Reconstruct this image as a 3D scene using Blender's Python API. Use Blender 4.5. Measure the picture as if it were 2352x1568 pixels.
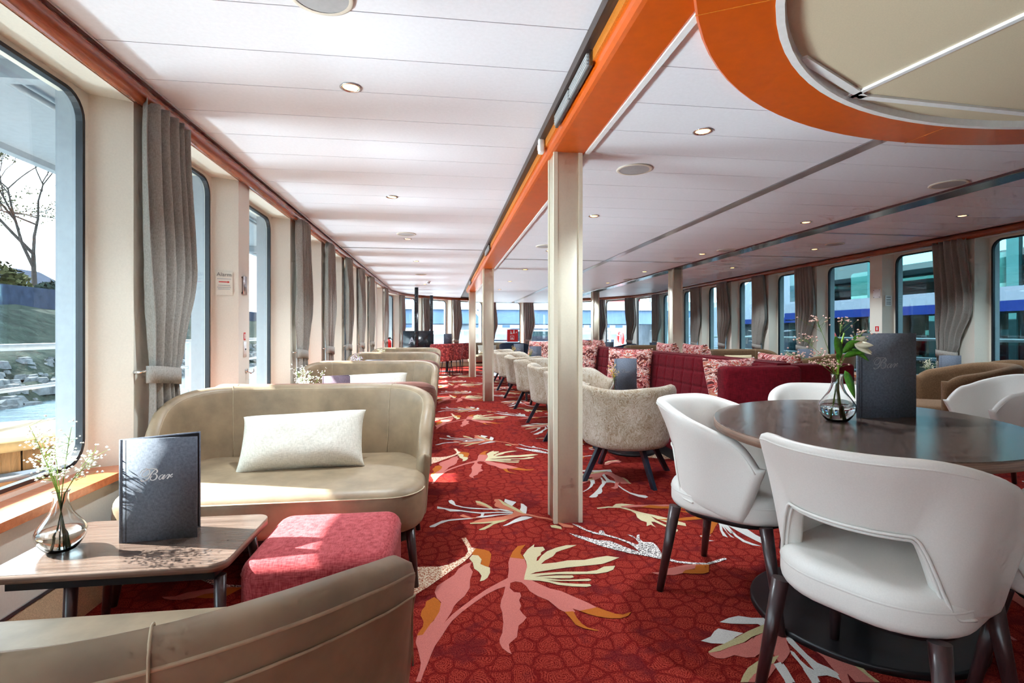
import bpy, bmesh, math, random
from math import sin, cos, pi, sqrt
from mathutils import Vector, Matrix
random.seed(7)
scene = bpy.context.scene
for o in list(bpy.data.objects):
    bpy.data.objects.remove(o)
C = scene.collection

# ---------------------------------------------------------------- camera
YAW = math.atan(158 / 1180)
cd = bpy.data.cameras.new('camera'); cam = bpy.data.objects.new('camera', cd); C.objects.link(cam)
cam.location = (0, 0, 1.06); cam.rotation_euler = (pi / 2, 0, -YAW)
cd.sensor_width = 36; cd.lens = 1180 / 2352 * 36; cd.shift_y = -19 / 2352; cd.clip_start = 0.02; cd.clip_end = 500
scene.camera = cam

# ---------------------------------------------------------------- world, sun, exposure
world = bpy.data.worlds.new('sky'); scene.world = world; world.use_nodes = True
wn = world.node_tree; bg = wn.nodes['Background']
bg.inputs['Color'].default_value = (0.74, 0.89, 1.0, 1); bg.inputs['Strength'].default_value = 2.3
sd = bpy.data.lights.new('sun', 'SUN'); sd.energy = 10.0; sd.angle = math.radians(0.55); sd.color = (1.0, 0.97, 0.92)
sun = bpy.data.objects.new('sun', sd); C.objects.link(sun)
sun.rotation_euler = Vector((0.776, -0.20, -0.60)).to_track_quat('-Z', 'Y').to_euler()
# area lamp standing in for sunlight the river throws onto the left aisle ceiling
gd = bpy.data.lights.new('river_glitter_standin', 'AREA'); gd.shape = 'RECTANGLE'; gd.size = 15.0; gd.size_y = 1.3; gd.energy = 2.0; gd.spread = math.radians(10); gd.color = (0.96, 0.98, 1.0)
gl_ = bpy.data.objects.new('river_glitter_standin', gd); C.objects.link(gl_); gl_.location = (-4.3, 7.4, -0.42)
_z = -Vector((0.80, -0.17, 0.54)).normalized(); _x = (Vector((0, 1, 0)) - _z * _z.y).normalized(); _y = _z.cross(_x)
gl_.rotation_euler = Matrix((_x, _y, _z)).transposed().to_euler()
# added fill lamp, unseen just outside the hull, brightens the ceiling deeper in
ge = bpy.data.lights.new('river_side_fill', 'AREA'); ge.shape = 'RECTANGLE'; ge.size = 17.0; ge.size_y = 1.1; ge.spread = math.radians(46); ge.energy = 205; ge.color = (0.86, 0.95, 1.0)
go_ = bpy.data.objects.new('river_side_fill', ge); C.objects.link(go_); go_.location = (-5.0, 7.9, -0.90)
_z = -Vector((0.945, 0, 0.33)).normalized(); _x = Vector((0, 1, 0)); _y = _z.cross(_x)
go_.rotation_euler = Matrix((_x, _y, _z)).transposed().to_euler()
vs = scene.view_settings
vs.view_transform = 'Standard'; vs.look = 'None'; vs.gamma = 1.0; vs.use_curve_mapping = False
vs.exposure = 2.1
cy = scene.cycles
cy.max_bounces = 8; cy.diffuse_bounces = 4; cy.glossy_bounces = 3; cy.transmission_bounces = 8; cy.transparent_max_bounces = 10
cy.use_adaptive_sampling = True; cy.adaptive_threshold = 0.065; cy.adaptive_min_samples = 12
cy.caustics_reflective = False; cy.caustics_refractive = False; cy.sample_clamp_indirect = 6.0

# ---------------------------------------------------------------- materials
def lin(c):
    return tuple((x / 255 / 12.92) if x / 255 <= 0.04045 else ((x / 255 + 0.055) / 1.055) ** 2.4 for x in c)
MATS = {}
def nt(name):
    m = bpy.data.materials.new(name); m.use_nodes = True
    t = m.node_tree; b = t.nodes['Principled BSDF']
    MATS[name] = m
    return m, t, b
def N(t, kind, **kw):
    n = t.nodes.new(kind)
    for k, v in kw.items():
        if k in n.inputs: n.inputs[k].default_value = v
        else: setattr(n, k, v)
    return n
def ramp(t, fac, stops):
    r = t.nodes.new('ShaderNodeValToRGB'); e = r.color_ramp.elements
    while len(e) > 1: e.remove(e[-1])
    e[0].position = stops[0][0]; e[0].color = (*lin(stops[0][1]), 1)
    for p, c in stops[1:]:
        x = e.new(p); x.color = (*lin(c), 1)
    t.links.new(fac, r.inputs['Fac']); return r
def coords(t, scale=(1, 1, 1), kind='Object', rot=(0, 0, 0)):
    tc = t.nodes.new('ShaderNodeTexCoord'); mp = t.nodes.new('ShaderNodeMapping')
    mp.inputs['Scale'].default_value = scale; mp.inputs['Rotation'].default_value = rot
    t.links.new(tc.outputs[kind], mp.inputs['Vector']); return mp.outputs['Vector']
def bump(t, b, h, strength, dist=0.002):
    bn = t.nodes.new('ShaderNodeBump'); bn.inputs['Strength'].default_value = strength; bn.inputs['Distance'].default_value = dist
    t.links.new(h, bn.inputs['Height']); t.links.new(bn.outputs['Normal'], b.inputs['Normal'])
def plain(name, col, rough=0.5, metal=0.0, var=0.06, scale=30, bmp=0.0, spec=0.5, stretch=(1, 1, 1), kind='Object', sheen=0.0, coat=0.0, bdist=0.002):
    m, t, b = nt(name)
    v = coords(t, stretch, kind)
    n = N(t, 'ShaderNodeTexNoise', Scale=scale, Detail=4.0, Roughness=0.6); t.links.new(v, n.inputs['Vector'])
    lo = tuple(max(0, x * (1 - var)) for x in col); hi = tuple(min(255, x * (1 + var)) for x in col)
    r = ramp(t, n.outputs['Fac'], [(0.3, lo), (0.7, hi)])
    t.links.new(r.outputs['Color'], b.inputs['Base Color'])
    b.inputs['Roughness'].default_value = rough; b.inputs['Metallic'].default_value = metal
    b.inputs['Specular IOR Level'].default_value = spec
    if sheen: b.inputs['Sheen Weight'].default_value = sheen; b.inputs['Sheen Roughness'].default_value = 0.4
    if coat: b.inputs['Coat Weight'].default_value = coat; b.inputs['Coat Roughness'].default_value = 0.15
    if bmp: bump(t, b, n.outputs['Fac'], bmp, bdist)
    return m
def wood(name, cols, rough=0.35, scale=6, stretch=(1, 14, 14), coat=0.0):
    m, t, b = nt(name)
    v = coords(t, stretch)
    n = N(t, 'ShaderNodeTexNoise', Scale=scale, Detail=8.0, Roughness=0.62, Distortion=0.5); t.links.new(v, n.inputs['Vector'])
    r = ramp(t, n.outputs['Fac'], [(0.32, cols[0]), (0.5, cols[1]), (0.68, cols[2])])
    t.links.new(r.outputs['Color'], b.inputs['Base Color']); b.inputs['Roughness'].default_value = rough
    if coat: b.inputs['Coat Weight'].default_value = coat; b.inputs['Coat Roughness'].default_value = 0.2
    bump(t, b, n.outputs['Fac'], 0.08, 0.001); return m
def weave(name, c1, c2, scale=400, rough=0.85, bmp=0.4, sheen=0.2):
    m, t, b = nt(name)
    v1 = coords(t, (scale, scale * 0.12, scale * 0.12)); v2 = coords(t, (scale * 0.12, scale, scale * 0.12)); v3 = coords(t, (scale * 0.12, scale * 0.12, scale))
    ns = []
    for v in (v1, v2, v3):
        n = N(t, 'ShaderNodeTexNoise', Scale=1.0, Detail=1.0); t.links.new(v, n.inputs['Vector']); ns.append(n)
    a = N(t, 'ShaderNodeMath', operation='ADD'); t.links.new(ns[0].outputs['Fac'], a.inputs[0]); t.links.new(ns[1].outputs['Fac'], a.inputs[1])
    a2 = N(t, 'ShaderNodeMath', operation='ADD'); t.links.new(a.outputs[0], a2.inputs[0]); t.links.new(ns[2].outputs['Fac'], a2.inputs[1])
    d = N(t, 'ShaderNodeMath', operation='DIVIDE'); t.links.new(a2.outputs[0], d.inputs[0]); d.inputs[1].default_value = 3.0
    r = ramp(t, d.outputs[0], [(0.38, c1), (0.62, c2)])
    t.links.new(r.outputs['Color'], b.inputs['Base Color']); b.inputs['Roughness'].default_value = rough
    b.inputs['Sheen Weight'].default_value = sheen * 0.4; b.inputs['Specular IOR Level'].default_value = 0.08
    bump(t, b, d.outputs[0], bmp, 0.0015); return m
def emis(name, col, s):
    m, t, b = nt(name)
    b.inputs['Base Color'].default_value = (*lin(col), 1); b.inputs['Emission Color'].default_value = (*lin(col), 1); b.inputs['Emission Strength'].default_value = s
    return m
def glass(name, tint, refl=0.06):
    m, t, b = nt(name)
    tr = N(t, 'ShaderNodeBsdfTransparent'); tr.inputs['Color'].default_value = (*tint, 1)
    gl = N(t, 'ShaderNodeBsdfGlossy', Roughness=0.02)
    lw = N(t, 'ShaderNodeLayerWeight', Blend=0.5)
    pw_ = N(t, 'ShaderNodeMath', operation='POWER'); t.links.new(lw.outputs['Facing'], pw_.inputs[0]); pw_.inputs[1].default_value = 5.0
    mu = N(t, 'ShaderNodeMath', operation='MULTIPLY_ADD'); t.links.new(pw_.outputs[0], mu.inputs[0]); mu.inputs[1].default_value = 0.7; mu.inputs[2].default_value = refl
    mx = N(t, 'ShaderNodeMixShader'); t.links.new(mu.outputs[0], mx.inputs['Fac']); t.links.new(tr.outputs[0], mx.inputs[1]); t.links.new(gl.outputs[0], mx.inputs[2])
    t.links.new(mx.outputs[0], t.nodes['Material Output'].inputs['Surface']); return m

plain('ceiling', (238, 242, 250), 0.42, var=0.012, scale=60, bmp=0.03)
plain('ceiling_gap', (120, 118, 120), 0.7)
plain('beige_ceiling', (214, 200, 172), 0.6, var=0.02, scale=200)
plain('cream', (226, 220, 206), 0.5, var=0.015, scale=120, bmp=0.02)
plain('pillar', (226, 219, 197), 0.42, var=0.012, scale=100)
plain('white_paint', (236, 238, 238), 0.4, var=0.02)
plain('steel_outside', (150, 158, 166), 0.45, var=0.03)
plain('alu', (190, 190, 194), 0.28, metal=0.9, var=0.02)
plain('alu_dark', (120, 122, 128), 0.22, metal=0.9, var=0.03)
plain('chrome', (225, 225, 225), 0.12, metal=1.0, var=0.01)
plain('black_rubber', (22, 26, 34), 0.45, var=0.1)
plain('black_metal', (20, 20, 24), 0.4, var=0.1)
plain('blueblack_metal', (26, 34, 48), 0.28, var=0.1)
plain('grey_grille', (176, 178, 180), 0.6, var=0.03)
plain('orange_lacquer', (206, 88, 4), 0.32, var=0.03, scale=20, coat=0.2)
plain('orange_veneer', (204, 122, 40), 0.4, var=0.08, scale=160)
wood('rail_wood', [(120, 52, 26), (150, 70, 36), (170, 86, 46)], 0.22, 4, (14, 1.0, 14), 0.5)
wood('sill_wood', [(168, 92, 56), (188, 108, 68), (200, 122, 82)], 0.3, 4, (14, 1.0, 14), 0.3)
wood('trim_dark', [(44, 34, 32), (58, 46, 42), (74, 60, 54)], 0.35, 4, (14, 1.2, 14))
wood('table_walnut', [(74, 60, 53), (92, 76, 68), (108, 91, 82)], 0.2, 4.0, (1.0, 26, 26), 0.25)
wood('table_edge', [(98, 74, 62), (132, 104, 88), (154, 126, 108)], 0.45, 4, (1, 1, 40))
wood('leg_walnut', [(40, 24, 26), (52, 32, 34), (66, 42, 42)], 0.32, 6, (20, 20, 1.5), 0.2)
plain('leather_taupe', (144, 124, 99), 0.46, var=0.10, scale=9, bmp=0.10, bdist=0.004)
plain('leather_rose', (150, 104, 92), 0.5, var=0.08, scale=12, bmp=0.1)
plain('stitch', (178, 160, 132), 0.7)
plain('leather_white', (222, 218, 212), 0.42, var=0.015, scale=260, bmp=0.16, bdist=0.001)
plain('leather_tan', (178, 132, 84), 0.5, var=0.06, scale=20)
weave('rose_fabric', (138, 44, 50), (184, 86, 88), 420, 0.9, 0.5)
weave('curtain', (136, 131, 124), (165, 160, 153), 700, 0.9, 0.25, 0.1)
weave('brown_fabric', (98, 74, 52), (128, 98, 72), 600, 0.95, 0.4, 0.35)
weave('blue_fabric', (28, 36, 54), (44, 54, 74), 600, 0.95, 0.4, 0.3)
weave('menu_cloth', (92, 98, 110), (120, 126, 138), 900, 0.8, 0.3, 0.1)
weave('menu_plum', (104, 88, 100), (134, 116, 128), 900, 0.8, 0.3, 0.1)
weave('boucle', (208, 204, 190), (236, 232, 220), 520, 0.95, 0.9, 0.3)
weave('cushion_ecru', (196, 176, 140), (214, 196, 160), 600, 0.95, 0.5, 0.3)
weave('velvet_red', (84, 10, 20), (112, 18, 30), 260, 0.75, 0.25, 0.08)
plain('print_silver', (228, 228, 230), 0.5, var=0.02)
plain('print_grey', (156, 158, 164), 0.5, var=0.02)
plain('paper_white', (232, 232, 230), 0.6, var=0.02)
plain('sign_red', (206, 36, 40), 0.5, var=0.03)
plain('ink_grey', (120, 116, 112), 0.6)
plain('skirting', (176, 144, 112), 0.95, var=0.14, scale=300, bmp=0.5)
plain('brass', (170, 140, 90), 0.3, metal=0.9)
plain('stem_green', (120, 150, 60), 0.6, var=0.15)
plain('stem_bright', (140, 190, 50), 0.45, var=0.15)
plain('leaf_green', (82, 150, 40), 0.45, var=0.2, scale=60)
plain('petal_white', (244, 244, 238), 0.7, var=0.03)
plain('petal_cream', (236, 232, 206), 0.7, var=0.05)
plain('petal_pink', (232, 190, 178), 0.7, var=0.05)
plain('petal_lilac', (190, 174, 214), 0.7, var=0.05)
plain('petal_yellow', (226, 196, 30), 0.7, var=0.08)
plain('extinguisher', (214, 24, 26), 0.3, var=0.03)
plain('board_black', (24, 30, 36), 0.22, var=0.2, scale=8)
emis('lamp_warm', (255, 196, 118), 1.3)
glass('pane_clear', (0.93, 0.97, 0.97), 0.05)
glass('pane_teal', (0.66, 0.83, 0.84), 0.06)
m, t, b = nt('vase_glass')
b.inputs['Transmission Weight'].default_value = 1.0; b.inputs['Roughness'].default_value = 0.0; b.inputs['IOR'].default_value = 1.45; b.inputs['Base Color'].default_value = (0.97, 0.99, 0.99, 1)
m, t, b = nt('vase_water')
b.inputs['Transmission Weight'].default_value = 1.0; b.inputs['Roughness'].default_value = 0.0; b.inputs['IOR'].default_value = 1.33; b.inputs['Base Color'].default_value = (0.97, 0.99, 0.98, 1)

# fur of the small armchairs: long brushed pile, pale with brown streaks
m, t, b = nt('fur')
v = coords(t, (1, 1, 1))
w = N(t, 'ShaderNodeTexNoise', Scale=7.0, Detail=3.0, Distortion=1.2); t.links.new(v, w.inputs['Vector'])
mp = N(t, 'ShaderNodeVectorMath', operation='MULTIPLY_ADD'); t.links.new(w.outputs['Color'], mp.inputs[0]); mp.inputs[1].default_value = (0.28, 0.28, 0.28); t.links.new(v, mp.inputs[2])
s2 = N(t, 'ShaderNodeMapping'); s2.inputs['Scale'].default_value = (60, 60, 9); t.links.new(mp.outputs[0], s2.inputs['Vector'])
n2 = N(t, 'ShaderNodeTexNoise', Scale=1.6, Detail=5.0, Roughness=0.6); t.links.new(s2.outputs[0], n2.inputs['Vector'])
n3 = N(t, 'ShaderNodeTexNoise', Scale=4.0, Detail=3.0); t.links.new(v, n3.inputs['Vector'])
ad = N(t, 'ShaderNodeMath', operation='MULTIPLY_ADD'); t.links.new(n3.outputs['Fac'], ad.inputs[0]); ad.inputs[1].default_value = 0.55; t.links.new(n2.outputs['Fac'], ad.inputs[2])
r = ramp(t, ad.outputs[0], [(0.52, (112, 86, 58)), (0.66, (152, 130, 102)), (0.80, (182, 168, 148)), (0.95, (202, 194, 180))])
t.links.new(r.outputs['Color'], b.inputs['Base Color']); b.inputs['Roughness'].default_value = 0.8; b.inputs['Sheen Weight'].default_value = 0.25
bump(t, b, n2.outputs['Fac'], 0.7, 0.006)

# kaleidoscope cushion print
m, t, b = nt('cushion_print')
v = coords(t, (1, 1, 1)); sp = N(t, 'ShaderNodeSeparateXYZ'); t.links.new(v, sp.inputs[0])
ab = N(t, 'ShaderNodeMath', operation='ABSOLUTE'); t.links.new(sp.outputs['X'], ab.inputs[0])
cb = N(t, 'ShaderNodeCombineXYZ'); t.links.new(ab.outputs[0], cb.inputs['X']); t.links.new(sp.outputs['Z'], cb.inputs['Z'])
n1 = N(t, 'ShaderNodeTexNoise', Scale=17.0, Detail=2.0, Distortion=1.6); t.links.new(cb.outputs[0], n1.inputs['Vector'])
n2 = N(t, 'ShaderNodeTexNoise', Scale=5.0, Detail=1.0); t.links.new(cb.outputs[0], n2.inputs['Vector'])
ra = ramp(t, n1.outputs['Fac'], [(0.36, (92, 24, 26)), (0.42, (176, 96, 72)), (0.46, (242, 232, 226)), (0.50, (200, 130, 104)), (0.545, (196, 62, 56)), (0.59, (240, 226, 218)), (0.63, (120, 50, 40)), (0.68, (40, 34, 52))])
rb = ramp(t, n1.outputs['Fac'], [(0.36, (120, 20, 26)), (0.44, (190, 46, 48)), (0.48, (240, 200, 196)), (0.52, (170, 30, 36)), (0.58, (226, 110, 96)), (0.64, (90, 20, 28))])
ra.color_ramp.interpolation = 'CONSTANT'; rb.color_ramp.interpolation = 'CONSTANT'
r2 = ramp(t, n2.outputs['Fac'], [(0.52, (0, 0, 0)), (0.6, (255, 255, 255))])
mx = N(t, 'ShaderNodeMix', data_type='RGBA'); t.links.new(r2.outputs['Color'], mx.inputs['Factor']); t.links.new(ra.outputs['Color'], mx.inputs['A']); t.links.new(rb.outputs['Color'], mx.inputs['B'])
t.links.new(mx.outputs['Result'], b.inputs['Base Color']); b.inputs['Roughness'].default_value = 0.85

# red dining chair print
m, t, b = nt('chair_print')
v = coords(t, (1, 1, 1)); n1 = N(t, 'ShaderNodeTexVoronoi', Scale=22.0); t.links.new(v, n1.inputs['Vector'])
ra = ramp(t, n1.outputs['Distance'], [(0.0, (236, 214, 208)), (0.24, (190, 74, 66)), (0.55, (150, 50, 48)), (0.8, (110, 34, 38))])
t.links.new(ra.outputs['Color'], b.inputs['Base Color']); b.inputs['Roughness'].default_value = 0.85

# carpet ground: red wilton with dark leaf-vein lattice
m, t, b = nt('carpet')
v = coords(t, (1, 1, 1))
wn_ = N(t, 'ShaderNodeTexNoise', Scale=9.0, Detail=2.0); t.links.new(v, wn_.inputs['Vector'])
mp = N(t, 'ShaderNodeVectorMath', operation='MULTIPLY_ADD'); t.links.new(wn_.outputs['Color'], mp.inputs[0]); mp.inputs[1].default_value = (0.075, 0.075, 0.0); t.links.new(v, mp.inputs[2])
vo = N(t, 'ShaderNodeTexVoronoi', Scale=14.5, Randomness=0.75, feature='DISTANCE_TO_EDGE', voronoi_dimensions='2D'); t.links.new(mp.outputs[0], vo.inputs['Vector'])
vd = N(t, 'ShaderNodeTexVoronoi', Scale=14.5, Randomness=0.75, voronoi_dimensions='2D'); t.links.new(mp.outputs[0], vd.inputs['Vector'])
edge = ramp(t, vo.outputs['Distance'], [(0.0, (70, 70, 70)), (0.14, (235, 235, 235))])
ringv = N(t, 'ShaderNodeMath', operation='MULTIPLY'); t.links.new(vd.outputs['Distance'], ringv.inputs[0]); ringv.inputs[1].default_value = 62.0
rs = N(t, 'ShaderNodeMath', operation='SINE'); t.links.new(ringv.outputs[0], rs.inputs[0])
fine = N(t, 'ShaderNodeTexNoise', Scale=190.0, Detail=3.0); t.links.new(v, fine.inputs['Vector'])
fa = N(t, 'ShaderNodeMath', operation='MULTIPLY_ADD'); t.links.new(rs.outputs[0], fa.inputs[0]); fa.inputs[1].default_value = 0.10; t.links.new(fine.outputs['Fac'], fa.inputs[2])
lite = ramp(t, fa.outputs[0], [(0.34, (96, 16, 15)), (0.64, (158, 60, 48))])
dark = ramp(t, fine.outputs['Fac'], [(0.3, (86, 12, 15)), (0.7, (106, 20, 20))])
bl = N(t, 'ShaderNodeTexNoise', Scale=4.5, Detail=3.0, Roughness=0.65); t.links.new(v, bl.inputs['Vector'])
blr = ramp(t, bl.outputs['Fac'], [(0.54, (0, 0, 0)), (0.62, (255, 255, 255))])
plum = ramp(t, fine.outputs['Fac'], [(0.3, (76, 18, 24)), (0.7, (102, 32, 34))])
mx1 = N(t, 'ShaderNodeMix', data_type='RGBA'); t.links.new(edge.outputs['Color'], mx1.inputs['Factor']); t.links.new(dark.outputs['Color'], mx1.inputs['A']); t.links.new(lite.outputs['Color'], mx1.inputs['B'])
mu = N(t, 'ShaderNodeMath', operation='MULTIPLY'); t.links.new(blr.outputs['Color'], mu.inputs[0]); mu.inputs[1].default_value = 0.75
mx2 = N(t, 'ShaderNodeMix', data_type='RGBA'); t.links.new(mu.outputs[0], mx2.inputs['Factor']); t.links.new(mx1.outputs['Result'], mx2.inputs['A']); t.links.new(plum.outputs['Color'], mx2.inputs['B'])
t.links.new(mx2.outputs['Result'], b.inputs['Base Color']); b.inputs['Roughness'].default_value = 0.95; b.inputs['Specular IOR Level'].default_value = 0.02
bump(t, b, fine.outputs['Fac'], 0.5, 0.003)
for nm, c1, c2 in [('pink', (196, 106, 98), (222, 138, 126)), ('orange', (176, 92, 34), (204, 118, 50)), ('cream', (208, 192, 150), (228, 214, 176)), ('white', (208, 204, 198), (230, 226, 220)),
                   ('khaki', (190, 176, 130), (208, 194, 148)), ('peach', (194, 108, 84), (216, 132, 104))]:
    plain('motif_' + nm, tuple((x + y) / 2 * 0.86 for x, y in zip(c1, c2)), 0.95, var=0.09, scale=330, bmp=0.5, spec=0.03, bdist=0.003)
for nm, c1, c2 in [('speck', (62, 52, 50), (220, 212, 206)), ('rust', (170, 92, 56), (232, 214, 186))]:
    m, t, b = nt('motif_' + nm)
    v = coords(t); n = N(t, 'ShaderNodeTexNoise', Scale=170.0, Detail=2.0); t.links.new(v, n.inputs['Vector'])
    r = ramp(t, n.outputs['Fac'], [(0.44, c1), (0.54, c2)]); t.links.new(r.outputs['Color'], b.inputs['Base Color']); b.inputs['Roughness'].default_value = 0.95

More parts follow.
